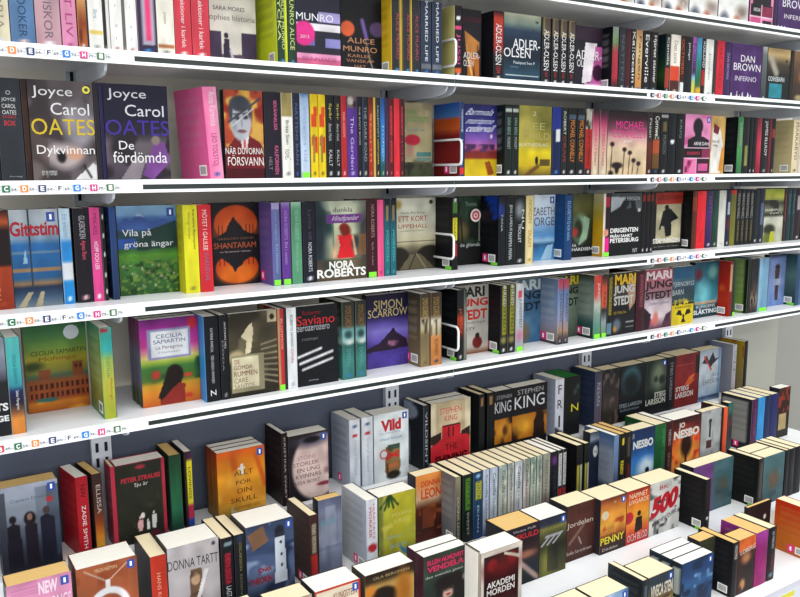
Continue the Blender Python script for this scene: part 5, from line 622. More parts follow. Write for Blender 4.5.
    S(595.4, 602.8, [('g', [(0, '3a3c4c'), (.4, '4a4a5c'), (1, '5a4c58')])], 'grey-blue spine with a grey-blue back cover', [('RESAN', '9a94a0', .2, .6)], bc='34405c', blc='4a5470', pg='c', logo=0),
    F(603.4, 620, 'dark brown cover with faint trees, facing out', [('g', [(0, '16181c'), (.3, '2a2628'), (.6, '3a3230'), (1, '26221c')]), ('m', 6, .35, '5a4c48')], pg='c', T=.05),
    F(620.6, 645.6, 'black cover with a blue-green veiled head, facing out', [('g', [(0, '14181c'), (1, '101316')]), ('e', .45, .28, .38, .26, '2c4c54', .2), ('e', .45, .36, .3, .2, '141c20', .3)], [('STIEG LARSSON', '8a9aa0', .0, .68, .9, .75), ('luftslottet', '6a7880', .05, .77, .8, .82)], pg='c', T=.05),
    F(646, 667.4, 'black cover with a grimy face and white capitals, facing out', [('g', [(0, '14201c'), (.5, '26302a'), (.8, '14181a'), (1, '101214')]), ('e', .62, .3, .32, .24, '6a7460', .5), ('e', .8, .38, .16, .08, '1c2220', .4), ('e', .5, .36, .1, .06, '2a302a', .4)], [('STIEG', 'b0b0a8', .45, .6, .98, .7, dict(b=.03)), ('LARSSON', 'b0b0a8', .05, .71, .98, .82, dict(b=.03))], st=('peng',), pg='c', T=.05),
    S(668, 675.6, '15161a', 'black spine with grey capitals left of the red cover', [('STIEG LARSSON', '8a8c90', .1, .8, .35, .7)], pg='c', logo=0, W=.06),
    F(676, 699.6, 'dark red cover with an orange flame and white capitals, facing out', [('g', [(0, '6a1c20'), (.5, '7a2024'), (1, '6a1a1c')]), ('r', .85, .05, 1, .4, '2a1618'), ('p', [(.45, .58), (.6, .45), (.85, .4), (.75, .52), (.9, .5), (.6, .62)], 'c85a2c'), ('l', .05, .2, .75, .2, .01, '9a4444')], [('STIEG', 'c0bab4', .05, .6, .6, .69, dict(b=.03)), ('LARSSON', 'c0bab4', .05, .71, .8, .82, dict(b=.03))], pg='c', T=.07),
    F(700.4, 721.8, 'pale blue cover with dark birds and grey capitals, facing out', [('g', [(0, '9aa8b8'), (.3, 'b0b8c0'), (.6, 'a8b4c0'), (.88, '8a9cb0'), (.92, '2a3a58'), (1, '7a90a8')]), ('r', .86, .0, 1, 1, '4a6a94', .6), ('p', [(.1, .25), (.3, .1), (.42, .22), (.6, .05), (.72, .2), (.95, .18), (.6, .3), (.5, .38), (.4, .28)], '2c2c38'), ('l', .2, .12, .55, .4, .03, 'b03c30')], [('ÅSA', '5a6068', .6, .46, .95, .54), ('LARSSON', '5a6068', .2, .58, .95, .67)], pg='c', T=.05),
    S(733.4, 737.4, [('g', [(0, 'b0b0b8'), (1, 'a8a0a8')])], 'white spine with a pale lilac back cover', [('VIT', '6a6c74', .1, .6)], bc=[('h', [(0, '6a80a8'), (.3, '9098b0'), (1, 'a0a4b4')])], blurb=0, pg='w', logo=0),
    S(744.6, 748.4, '1c1a14', 'black spine with a yellow and red flowered back cover', '', bc=[('g', [(0, 'c8a82c'), (.3, 'b8a048'), (1, 'a8987c')]), ('m', 5, .35, 'b03028')], blurb=0, pg='w', logo=0, h=.194),
], page='c', Dmax=.1)

row(1.6, -.98, HB, HB, 'display second row', 'books in the second row of the stepped display', [
    F(6.5, 71.5, 'pink cover with white block lettering, lower left, facing out', ['d890b4', ('m', 5, .25, 'c87aa4'), ('t', .06, .06, .5, .14, 3, 'b06a94')], [('NEW', 'f0d8e8', .48, .03, .78, .16, dict(b=.04)), ('MOAN', 'f0d8e8', .25, .2, .58, .34), ('SONGS', 'f0d8e8', .6, .2, .98, .34)], pg='o', st=('peng',), T=.055, h=.206),
    F(76, 137, 'rust brown cover with a ring on a necklace chain, facing out', [('g', [(0, '9a5434'), (1, 'a85c3c')]), ('m', 5, .3, '8a4428'), ('l', .13, .04, .5, .2, .008, 'c8b8a8'), ('l', .85, .04, .5, .2, .008, 'c8b8a8'), ('r', .47, .18, .53, .3, 'dcd8d4'), ('e', .5, .5, .36, .24, 'e0e0e4', .03), ('e', .5, .5, .26, .17, '9a5434', .03)], [('MALIN HEDMAN', 'd8b488', .3, .04, .66, .08)], pg='w', sp='6a3c2c', st=('peng',), T=.08, h=.204),
    S(149.6, 166.4, [('g', [(0, 'b83424'), (1, 'c03c24')])], 'thick orange-red spine with a charcoal back cover', [('HANS KOPPEL', 'e8a088', .2, .7, .35, .6)], bc='2c2a2c', blc='3c3a3c', pg='c', logo=0),
    F(167, 218.4, 'grey-white cover with torn paper picture and black title, facing out', [('g', [(0, 'b4aeb0'), (1, 'a8a2a4')]), ('p', [(.42, .3), (.66, .31), (.62, .75), (.38, .8)], '6a5240'), ('e', .52, .42, .09, .07, 'b89878'), ('m', 9, .3, '3a2a20', (.42, .3, .62, .7)), ('p', [(.7, .33), (.78, .34), (.52, .8), (.46, .78)], 'd8d4d4'), ('e', .9, .06, .04, .025, '4a4448')], [('DONNA TARTT', '2c2830', .0, .16, .98, .27, dict(b=-.005, rise=.03))], pg='w', T=.085, h=.198),
    S(220.4, 232.6, ['1b1c22', ('r', .2, .05, .85, .11, '7a9098'), ('r', .3, .2, .8, .56, '7a1c28')], 'thick black spine with red and white lettering', [('DEN SISTA', 'a83040', .2, .58, .3, .8), ('LAGT KORT', 'd0d0d0', .6, .9, .3, .75)], pg='c', logo=0),
    S(233.6, 245, ['1e2024', ('r', .3, .02, .8, .1, '24304a')], 'black spine with faint gold lettering left of the lighthouse cover', [('OSCARSSON', '8a8050', .1, .45, .4, .65), ('DÖDVIKT', '7a7458', .5, .9, .4, .65)], pg='c', logo=0),
    F(245.6, 293.4, 'stormy blue cover with a white lighthouse, facing out', [('g', [(0, '34405c'), (.4, '4a5a7c'), (.7, '5a6a8a'), (.86, '2a3448'), (1, '171b26')]), ('m', 4, .45, '26304a'), ('m', 6, .25, '8a9ab8'), ('p', [(.6, .2), (.8, .2), (.84, .76), (.58, .76)], 'c4ccd8'), ('e', .7, .13, .1, .07, '1f2430', .1), ('r', .6, .16, .8, .2, '2a2f3c'), ('e', .72, .27, .025, .02, '20242e'), ('e', .73, .42, .025, .02, '20242e'), ('e', .73, .55, .025, .02, '20242e'), ('p', [(.03, .1), (.35, .02), (.46, .22), (.14, .3)], '7a5a44'), ('r', 0, .84, 1, 1, '171b26', .7)], [('JOHAN', '8a2434', .22, .52, .5, .6, dict(b=.04)), ('THEORIN', '8a2434', .05, .63, .52, .71, dict(b=.04)), ('NATTFÅK', 'dce0e8', .38, .83, .88, .93, dict(b=.02))], pg='w', st=('peng',), T=.094, h=.2),
    S(309.2, 317.6, ['3a2422', ('r', .2, .12, .8, .26, 'b0a890'), ('r', .2, .28, .8, .5, 'b0a890'), ('r', .15, .52, .85, .86, 'a82c2c')], 'brown spine with cream and red boxes and its brown back cover', [('MARTIN', '2a1c1c', .13, .25), ('KARLSSON', '2a1c1c', .29, .49)], bc='3c2826', blc='5a4440', st=('bar', 'pink'), pg='c', logo=0),
    F(318, 341.4, 'misty grey-blue cover, partly hidden, facing out', [('g', [(0, '5a6078'), (.2, '7a8098'), (.5, '8a90a4'), (.7, '8088a0'), (1, '6a7088')]), ('r', .3, .1, .75, .7, '98a0b0', .6), ('r', .0, .65, 1, .7, '6a708a', .6)], [('BARN', '6aa0b0', .1, .28, .75, .36)], pg='o', T=.03, Y=1.665),
    S(366, 377.6, [('h', [(0, 'd0d4dc'), (1, 'dce0e6')]), ('e', .5, .66, .42, .06, 'b02c38')], 'white spine with red capitals and a round red mark', [('MÖRKER', 'b83040', .1, .52, .2, .5), ('HJÄRTATS', 'b83040', .06, .54, .5, .8)], bc=[('h', [(0, 'c0c8d4'), (1, 'c8d0dc')])], blc='a0a8b8', st=('bar', 'pink'), pg='w', logo=0),
    F(378.4, 415.4, 'lime green cover with palm leaves and a blue curve, facing out', [('g', [(0, '7a8a2c'), (.15, 'a4a434'), (.5, 'b0aa2c'), (.75, '9aa030'), (1, '5a6c28')]), ('h', [(0, '6a7a2c'), (.1, '7a7a38'), (.14, 'a0a034'), (.5, 'b4ac30'), (1, 'a8a430')]), ('e', 1.05, .72, .5, .22, '3f78a8', .05), ('e', 1.05, .66, .5, .2, 'a8a838', .05)] + [('l', .3, .0, .3 + d, .16 + .03 * (k % 2), .03, '26401c') for k, d in enumerate((-.25, -.14, -.03, .1, .22))] + [('r', .1, 0, .13, 1, '8a8a58'), ('m', 6, .25, 'c8bc50'), ('r', 0, .93, 1, 1, '3a4a20', .6)], [('BRÖDERNA', 'd0c868', .35, .26, .9, .32), ('BURGESS', 'd0c868', .4, .36, .86, .42), ('Juliens', 'a0b8a0', .2, .56, .6, .64), ('Boken', 'a0b8a0', .3, .68, .75, .76)], pg='w', T=.06),
    F(415.8, 441.6, 'orange and brown cover of an arcade with orange capitals, facing out', [('g', [(0, 'd8843c'), (.15, 'd88c50'), (.35, 'c8a884'), (.5, '4a2418'), (.8, '3a1c16'), (1, '5a241a')]), ('m', 7, .35, '8a4424', (0, .45, 1, .85)), ('r', .25, .5, .7, .8, '6a3420')], [('DONNA', 'c84828', .2, .09, .95, .18, dict(b=.03)), ('LEON', 'c84828', .2, .21, .98, .36, dict(b=.03))], pg='c', T=.04),
    S(455.6, 461, [('g', [(0, '8a8468'), (.3, '6a6654'), (.6, '4a483c'), (1, '2c2c2a')])], 'narrow grey-olive spine with a grey back cover of small print', [('DONNA LEON', 'b8b49c', .3, .9)], bc=[('g', [(0, '7a7878'), (.5, '8a8888'), (1, '6a6c70')])], blc='b0aeac', pg='c', bk=1, logo=0, st=('bar',)),
    S(463, 472.6, ['14201c', ('r', .3, .06, .8, .52, '4a7a2c')], 'black spine with green capitals', [('JOYCE', '17201c', .08, .5, .35, .75), ('SVEPET', 'a0a8a0', .56, .9, .4, .65)], pg='c', logo=0),
    S(473.4, 482.6, [('g', [(0, '1c3a5a'), (.5, '24425c'), (1, '1c3a70')]), ('r', .3, .14, .85, .42, 'b0b030'), ('e', .5, .06, .2, .03, '8ab8e0')], 'navy spine with yellow lettering', [('KERSTIN', '1c2c3c', .15, .41, .35, .8), ('EKMAN', 'a0b8cc', .5, .9, .4, .65)], pg='c', logo=0),
    *[S(a, b, [('g', [(0, c1), (.5, c2), (.8, c2), (1, c3)]), ('m', 5, .3, c4)], 'pale grey spine with black script, %s of eight,' % o, [('Camilla', '2c343c', .08, .42, .35, .75), ('Läckberg', '4a5058', .46, .8, .3, .65)], pg='c', logo=0) for a, b, o, c1, c2, c3, c4 in (
        (483.4, 489.6, 'first', 'a8b4c8', 'a0acc0', '2a3c70', 'd0d8e0'), (490.2, 498, 'second', 'a8b4c8', 'b0bac8', '3a4a7c', 'd8dce4'), (499, 507.6, 'third', '8a9a98', 'b0b4a8', '6a6c64', 'd8d4c0'), (508.2, 514.6, 'fourth', '8a9490', 'b8b8b0', '8a7c70', 'dcd8c8'),
        (515.2, 523, 'fifth', 'a0a8b0', 'b8bcc0', '9a9ca0', 'e0e0dc'), (523.6, 530.4, 'sixth', '7a8478', 'b0a8a4', '8a8c84', 'd8ccc4'), (531, 536.6, 'seventh', '6a8478', 'a8b4a0', '7a8c7c', 'd0d4c0'), (537.2, 542.8, 'last', '7a8c84', 'a8aca0', '8a4c44', 'd0d0c4'))],
    S(543.4, 550.6, [('g', [(0, '8a8c80'), (.6, '9a9888'), (1, '5a3c38')])], 'grey-beige spine right of the eight pale script spines', [('DÖDSENGEL', '4a4c48', .1, .8)], pg='c', logo=0),
    S(551.2, 558, ['1a1a22', ('e', .5, .14, .4, .07, '5a2c70', .4)], 'black spine with a purple patch near its head', [('HJORTH', '3a3c44', .3, .8)], pg='w', logo=0),
    S(558.6, 562.8, ['1c1c20', ('r', .15, .06, .85, .56, 'c0c4c4'), ('r', .15, .62, .9, .84, 'b02428')], 'narrow black, white and red spine, left one of the pair', [('ROSENFELDT', '3a3c40', .08, .54)], pg='w', logo=0),
    S(563.2, 567, ['1c1c20', ('r', .15, .06, .85, .56, 'c0c4c4'), ('r', .15, .62, .9, .84, 'b02428')], 'narrow black, white and red spine, right one of the pair', [('ROSENFELDT', '3a3c40', .08, .54)], pg='w', logo=0),
    S(577, 583.4, ['17181a', ('r', .15, .32, .45, .8, '9a9434'), ('r', .55, .32, .85, .8, 'a8a890')], 'black spine with yellow and grey lettering, left one with black back cover', '', bc='17171a', blc='2c2a28', pg='c', bk=1, st=('bar',), logo=0),
    S(585, 590, ['17181a', ('r', .15, .32, .45, .8, '9a9434'), ('r', .55, .32, .85, .8, 'a8a890')], 'black spine with yellow and grey lettering beside the roundel cover, right one', '', bc='17171a', pg='c', logo=0),
    F(590.4, 599.6, 'navy cover with a white roundel, mostly hidden, facing out', [('g', [(0, '3a4454'), (.12, '8a94a4'), (.2, '20283c'), (.6, '1c2238'), (1, '2a2c48')]), ('e', .62, .33, .28, .1, 'b0b4b0', .1), ('e', .62, .33, .2, .07, 'c8ccc8', .1)], [('ROS', '3a3c44', .45, .31, .8, .36)], pg='c', T=.03),
    S(614.6, 619.4, [('g', [(0, '6a84ac'), (.6, '5a7094'), (1, '3a4860')])], 'blue-grey spine with a white-panelled sky back cover', '', bc=[('g', [(0, '4a6a9c'), (.3, '8a9cb8'), (.8, '9aa8bc'), (.9, '2c4a44'), (1, '24402c')]), ('r', .06, .22, .94, .82, 'a8b0c0', .7)], blc='8a94a8', pg='w', bk=1, logo=0),
    S(620, 626, ['17181a', ('r', .35, .08, .75, .18, 'c8b82c'), ('r', .3, .45, .8, .68, 'c8b82c')], 'black spine with two yellow words', [('JO', '2a2814', .46, .66)], pg='o', logo=0),
    S(626.6, 632, ['1f1c1a', ('r', .3, .08, .75, .4, '4a443c'), ('r', .2, .55, .8, .85, '6a2020')], 'brown-black spine left of the blue glowing figure cover', '', pg='o', logo=0),
    F(632.4, 655.2, 'blue cover with a small figure against white glare, facing out', [('g', [(0, '1a2a50'), (.3, '24406c'), (.5, '2f68ac'), (.75, '4a84bc'), (.85, '2a3c58'), (1, '141c2c')]), ('e', .68, .68, .36, .16, 'c4d8e4', .5), ('e', .72, .74, .09, .05, '10141c', .2), ('r', .66, .76, .8, .9, '10141c')], [('JO', 'c8ccd0', .02, .06, .1, .15), ('NESBO', 'd0d4d4', .06, .19, .94, .33, dict(b=.04)), ('skuggan', '8aa0b8', .05, .88, .7, .93)], pg='c', T=.05),
    S(655.6, 666.8, [('g', [(0, '1f5a2c'), (1, '1a5030')])], 'bottle green spine beside the red flame cover', [('JO NESBO', '5a9a60', .1, .4, .6, .9), ('RÖDHAKE', '3a7a4c', .5, .85, .6, .9)], pg='c', logo=0),
    S(667.4, 673.2, '3a1418', 'dark wine spine with grey lettering left of the flame cover', [('NESBO', 'a89c98', .15, .42), ('SNÖ', '8a7c78', .55, .8)], pg='w', logo=0),
    F(673.6, 701.4, 'red flame cover with a dark upside-down tree and white name, facing out', [('g', [(0, '2c1014'), (.2, '5a1418'), (.4, 'a82418'), (.65, 'd8501c'), (.85, 'e08028'), (1, 'a8301c')]), ('m', 5, .3, '8a1814', (0, .1, 1, .5)), ('e', .5, .62, .46, .3, 'e8a040', .7), ('m', 6, .3, 'c8301c', (0, .4, 1, 1)), ('e', .5, .5, .2, .2, '26100f', .3), ('r', .46, .6, .54, .95, '26100f')], [('JO', 'd0c8c0', .2, .08, .42, .2, dict(b=.04)), ('NESBO', 'd8d0c8', .04, .21, .95, .36, dict(b=.05))], pg='w', T=.065),
    F(702, 722, 'white cover with black figures beside an orange spine, partly hidden', ['a8acac', ('m', 5, .3, '8a8e90'), ('r', .4, .2, .5, .5, '26282c'), ('r', .3, .55, .55, .7, '4a2420'), ('e', .45, .2, .08, .04, '26282c')], pg='c', T=.03),
    S(724, 728.4, [('g', [(0, 'd8542c'), (1, 'd0481f')])], 'narrow bright orange spine with a purple-brown back cover', '', bc='4a2c2c', blc='6a4844', pg='c', bk=1, logo=0, Y=1.597, W=.09),
    F(728.8, 733.6, 'green and dark red picture cover, a sliver behind the orange spine', [('g', [(0, '1c5a4a'), (.15, '2c6a58'), (.4, '5a2028'), (.6, '3a3434'), (1, '2c4a44')]), ('m', 5, .4, '26282c')], pg='c', T=.03, Y=1.62),
    S(752.6, 758.2, '4a1c44', 'plum spine with a grey panelled back cover', [('KEPLER', '6a3a64', .2, .7)], bc=['23262a', ('r', .05, .05, .9, .86, '9a9a98')], blc='7a7a78', st=('pink',), pg='c', logo=0, Y=1.597),
    S(758.8, 765.6, '2f8ac8', 'sky blue spine between plum and navy spines', '', pg='c', logo=0),
    S(766, 771.6, '1d2850', 'navy spine right of the sky blue one', '', pg='c', logo=0),
    S(772, 779, '24285c', 'indigo spine at the end of the run, left of the berry cover', '', pg='c', logo=0),
    F(779.6, 791, 'dark cover with red berries and a beige box, facing out', [('g', [(0, '3a2018'), (1, '1c1614')]), ('m', 6, .5, '8a2c20', (0, 0, 1, .5)), ('r', .1, .52, .75, .84, 'a89468')], pg='w', T=.04, Y=1.63),
], page='c', Dmax=.124)

row(1.42, -1.033, HT, HT, 'display third row', 'books in the third row of the stepped display', [
    F(232, 262, 'dark cover with cream page tops below the lighthouse cover', [('g', [(0, '2a3a2c'), (1, '1c2420')])], pg='c', T=.075),
    F(271, 312, 'beige cover, only its page tops showing below the brown spine', ['b0a088'], pg='c', T=.06),
    F(315, 360.4, 'cream cover with a red border at the bottom of the picture', ['d8ccb4', ('r', 0, 0, 1, .03, 'b83428'), ('r', .95, 0, 1, 1, 'b83428'), ('r', 0, 0, .03, 1, 'b83428')], [('KUNGSTEIN', '8a2c28', .4, .1, .92, .2)], st=('peng',), pg='w', T=.07),
    F(365, 414, 'sepia cover of two dark heads at the bottom of the picture', [('g', [(0, '2a2018'), (.12, '3a2c1c'), (.2, 'a88448'), (.6, 'b89858'), (1, '7a5a30')]), ('e', .35, .34, .24, .1, '241a14', .2), ('e', .52, .42, .16, .12, '241a14', .3), ('e', .78, .4, .16, .3, 'a86a24', .4), ('e', .1, .26, .1, .08, 'c87a28', .5)], [('OLA BERGMAN', 'a89468', .16, .06, .9, .1)], sp='4a4038', pg='w', T=.06),
    F(423.6, 467.4, 'dark green cover with crimson block name and a pale face, facing out', [('g', [(0, '2a3a30'), (.3, '34443a'), (.6, '26302a'), (1, '1c221f')]), ('r', .06, .06, .94, .28, '5a2434', .6), ('e', .55, .62, .19, .14, 'c4a090', .2), ('e', .52, .5, .27, .13, '1f1a1a', .3), ('e', .78, .6, .12, .25, '1f1a1a', .3), ('e', .36, .62, .08, .18, '1f1a1a', .3), ('e', .49, .61, .04, .02, '3a2424'), ('e', .63, .61, .04, .02, '3a2424'), ('e', .56, .7, .06, .018, '8a2c34'), ('e', .94, .5, .05, .05, '8a7c74', .3)], [('ELLEN ALMQVIST', 'c03458', .08, .08, .92, .165, dict(b=.04)), ('VENDELA', 'c03458', .08, .18, .92, .27, dict(b=.04)), ('den svenska gatan', 'b8b8b0', .04, .32, .9, .37)], sp=[('g', [(0, '4a1c2c'), (1, '5a2438')])], copies=2, T=.035, short='crimson-named dark green cover', pg='w'),
    F(467.8, 478.6, 'white-edged cover half hidden behind the dark red twin-star cover', ['c8c0b4', ('r', .06, .1, .9, .9, '3a1c1c')], sp='ccc4b8', pg='w', T=.06, Y=1.37),
    F(479.4, 522.4, 'dark red cover in a white frame with white capitals, facing out', ['d0c8bc', ('r', .06, .08, .92, .97, '2a1416'), ('e', .28, .25, .12, .1, 'a81c24', .3), ('e', .75, .22, .12, .1, 'a81c24', .3), ('e', .5, .3, .4, .15, '5a1418', .8), ('r', .1, .62, .9, .97, '3a1418'), ('p', [(.55, .08), (.96, .2), (.96, .26), (.55, .12)], 'b8a89c')], [('AKADEMI', 'e0dcd8', .14, .5, .82, .6, dict(b=.02)), ('MORDEN', 'e0dcd8', .14, .62, .82, .72, dict(b=.02))], sp=[('g', [(0, 'c8bcac'), (1, 'b8aca0')])], stt='AKADEMI', stc='8a6a5c', pg='w', T=.065, Y=1.36),
    F(522.8, 539.6, 'black cover with red lettering and a hand, half hidden', [('g', [(0, '23202a'), (.3, '2a1c20'), (.5, '3a2a28'), (.7, '1f2430'), (1, '14161c')]), ('l', .4, .6, .95, .95, .07, 'a08880'), ('e', .6, .5, .3, .06, '8a5a48', .5)], [('SKULD', 'b02c34', .3, .13, .98, .22, dict(b=.03)), ('Viveca Polk', 'a8a0a0', .2, .05, .9, .09)], pg='o', T=.08, tuck=1),
    F(540, 567, 'murky olive cover with large grey italic figures, facing out', [('g', [(0, '23283a'), (.12, '2a3040'), (.18, '6a6838'), (.3, '4a4a2c'), (.5, '26281f'), (.8, '3a3c24'), (1, '4a4a20')]), ('e', .25, .8, .2, .25, '7a7834', .7), ('r', .3, .5, .7, .95, '1f211c', .6)], [('JO SUNDE', '8a8448', .1, .17, .85, .24), ('777', '9a9aa0', .0, .3, .9, .48, dict(sh=.35, b=.05))], st=('peng',), pg='w', T=.08),
    F(567.6, 595.8, 'brown cover with a fallen knife and cream title, facing out', [('g', [(0, '4a2a24'), (.5, '54302a'), (1, '3a201c')]), ('m', 5, .25, '3a201c'), ('l', .1, .68, .6, .4, .05, '7a5c50'), ('l', .42, .6, .52, .74, .015, 'b0a8a0')], [('Jordelen', 'c8bcb0', .0, .3, .92, .42), ('Sofie Sarenbrant', 'b4a49c', .0, .82, .9, .88)], pg='c', T=.07, Y=1.44),
    F(596.2, 627, 'orange sunset forest cover with yellow capitals, facing out', [('g', [(0, '6a3424'), (.12, 'a8602c'), (.3, 'd89038'), (.5, 'd8a040'), (.65, 'b06028'), (.75, '3a2420'), (1, '2c1f1e')]), ('m', 6, .35, 'b04a24', (0, .4, 1, .75)), ('e', .18, .3, .13, .08, 'd8ccb0', .1), ('e', .55, .1, .05, .02, 'c88a68')], [('LOUISE', 'c8a44a', .06, .58, .6, .65), ('PENNY', 'd8c838', .02, .7, .95, .83, dict(b=.02)), ('Dödsbo', 'c0b8b0', .1, .9, .7, .95)], st=('peng',), pg='c', T=.08),
    F(627.6, 650.4, 'yellow and red cover with a black silhouette, facing out', [('g', [(0, '8a2c20'), (.1, 'c8402c'), (.3, 'd8802c'), (.55, 'dca034'), (.75, 'd8602c'), (.85, 'c0342c'), (1, 'b83430')]), ('e', .55, .46, .08, .05, '241a14', .1), ('p', [(.42, .52), (.68, .52), (.72, .78), (.36, .82)], '241a14'), ('e', .1, .5, .2, .11, 'b02434', .1)], [('NAMNET', 'e8d8b0', .1, .06, .9, .15), ('LIVGARDE', 'e8d8b0', .1, .18, .95, .26), ('OCH BLOD', 'e0c8c0', .06, .82, .95, .95)], pg='c', T=.075),
    F(650.8, 681, 'white cover with slanting red figures and ink splashes, facing out', ['c8c8c4', ('m', 5, .3, '5a5a5c'), ('m', 7, .25, '2c2c30'), ('r', .3, .02, .7, .14, 'b4b4b0')], [('500', 'b0202c', .02, .22, .98, .62, dict(b=.06, rise=-.14, sh=.1)), ('MATTHEW QUIRK', '3a3a3c', .1, .68, .9, .78, dict(rise=-.15, b=.02)), ('BK', 'b02c34', .3, .08, .6, .16)], pg='c', T=.075),
    S(706.6, 711.4, ['1c1c20', ('e', .5, .75, .3, .03, 'c8c8c8')], 'narrow black spine with a black back cover and green sticker', '', bc='1d1e20', blc='303234', Y=1.355, st=('bar', 'green'), pg='c', logo=0),
    F(694, 734, 'purple and teal cover with a ruined tower, left one of two', [('h', [(0, '5a3a70'), (.46, '6a3a78'), (.5, '3f5c64'), (1, '3c6068')]), ('e', .75, .58, .15, .2, '4a4a40', .5), ('r', .5, 0, 1, .2, '46666c', .6), ('m', 5, .3, '2a444c', (.5, .5, 1, 1))], pg='c', T=.05, Y=1.435),
    S(759.4, 764, ['26221f', ('r', .2, .1, .8, .8, '4a4036')], 'narrow brown-black spine with a large black back cover', '', bc='191b1c', blc='303432', st=('bar', 'green'), pg='c', logo=0, Y=1.37),
    F(764.4, 785.4, 'teal cover with a ruined tower, right one of two', [('g', [(0, '4a6c70'), (.5, '3a5a60'), (1, '34525a')]), ('e', .5, .52, .26, .18, '5a4a38', .5), ('r', .0, .0, 1, .16, '40646c'), ('m', 5, .3, '2a444c', (0, .5, 1, 1))], pg='c', T=.05, copies=2, short='right ruined tower cover', Y=1.37),
    S(786.6, 790, '17181b', 'narrow black spine near the right picture edge', '', pg='c', logo=0, Y=1.37),
    S(790.4, 796, ['17181b', ('r', .3, .2, .7, .7, '26282c')], 'black spine at the right picture edge', '', pg='c', logo=0, Y=1.37),
    S(796.4, 803, '15161a', 'black spine cut by the right picture edge', '', pg='c', logo=0, Y=1.37),
], page='c')

row(1.2, -1.14, HT, HT, 'display front row', 'books in the front row of the stepped display', [
    F(470, 540, 'cover with yellowish page tops at the bottom of the picture', ['a8b4b8'], pg='c', T=.06),
    F(556, 596, 'sky blue cover at the bottom edge of the picture', [('g', [(0, '4a94b4'), (1, '6ab0cc')])], st=('peng',), pg='c', T=.07),
    F(597, 628.6, 'pale blue rainy cover with a green patch, facing out', [('g', [(0, '4a6a9c'), (.3, '9ab4d4'), (.6, 'a8c0d8'), (1, '5a8a7c')]), ('h', [(0, '4a6a98'), (.4, 'b0c4dc'), (.8, '7a9cc8'), (1, '4a6a98')]), ('e', .7, .6, .24, .14, '8ab83c', .5)], st=('peng',), pg='c', T=.07),
    S(643.2, 648.4, ['23282e', ('r', .2, .1, .85, .8, '4a5258')], 'narrow charcoal spine with a charcoal back cover at the bottom edge', '', bc=['23282e', ('m', 4, .3, '3a4048')], blc='5a6068', pg='c', logo=0),
    F(648.8, 674.4, 'brown forest cover with cream capitals, facing out', [('g', [(0, '2c3440'), (.2, '34404c'), (.4, '6a5430'), (.7, '8a6c38'), (1, '5a4424')]), ('m', 6, .35, '3a3020', (0, .4, 1, 1))], [('VIVECA STEN', 'd0c8b4', .1, .16, .96, .36, dict(b=.03)), ('i grunden utan skuld', 'b8a478', .1, .42, .9, .48)], st=('peng',), sp='2a2c30', pg='c', T=.08),
    F(682.4, 713.8, 'deep blue stormy sea cover with white page tops, facing out', [('g', [(0, '1f3a64'), (.2, '24406c'), (.4, '2f5584'), (.6, '24466c'), (1, '1c3450')]), ('m', 5, .4, '1a2c4a'), ('m', 7, .25, '6a94b8', (0, .25, 1, .8))], st=('peng',), sp=['23303c', ('r', .2, .1, .8, .55, 'c0ccd0'), ('r', .2, .6, .8, .85, 'c0ccd0')], pg='w', T=.034, copies=3, short='deep blue sea cover'),
    F(700, 715.5, 'olive dark cover set back behind the black back cover', [('g', [(0, '3a3c2c'), (1, '2c2e24')])], pg='o', T=.04),
    S(734, 739.4, ['1f1c1e', ('r', .2, .05, .8, .3, '9a9490')], 'black spine with grey head lettering and a black back cover', [('CAMILLA', '2a2828', .06, .28)], bc='1c1d22', blc='34363c', st=('bar',), pg='o', logo=0, bk=1),
    F(739.8, 756.6, 'dark cover with an orange head band and a seated figure, facing out', [('g', [(0, 'c85a24'), (.2, 'd0622c'), (.26, '4a2418'), (.5, '2a1c1a'), (1, '1f1614')]), ('e', .45, .36, .25, .1, 'a87048', .5), ('e', .3, .84, .16, .1, 'b07c50', .4), ('m', 5, .3, '3a1c14', (0, .3, 1, 1))], [('LOBERG', 'e0d4c8', .1, .18, .98, .26, dict(rise=-.04))], sp='3a2018', pg='o', T=.05),
    S(757, 769, [('g', [(0, 'a0389c'), (.2, '94287c'), (.25, '8a1c68'), (1, '941c64')])], 'thick magenta spine', '', pg='o', logo=0),
    S(769.6, 777, ['17171a', ('e', .5, .9, .25, .04, '5a7078')], 'black spine with white capitals right of the magenta spine', [('LISA MARKLUND', 'b0b0b0', .08, .4, .4, .75), ('NOBELS', '8a2c34', .5, .8, .4, .7)], pg='c', logo=0),
    F(748, 771.5, 'dark cover with yellowed page tops behind the magenta spine', ['1f1a1c', ('e', .75, .3, .06, .05, 'c8c4c0', .3)], pg='o', T=.012, Y=1.316, over=1),
    S(812, 820, 'c8481c', 'orange spine just outside the frame with its big orange back cover showing', '', bc=[('g', [(0, 'd8381c'), (.3, 'dc5420'), (.7, 'd87428'), (1, 'd07028')])], blc='d8804a', st=('bar', 'pink'), pg='c', logo=0, Y=1.2, W=.113),
], page='c')
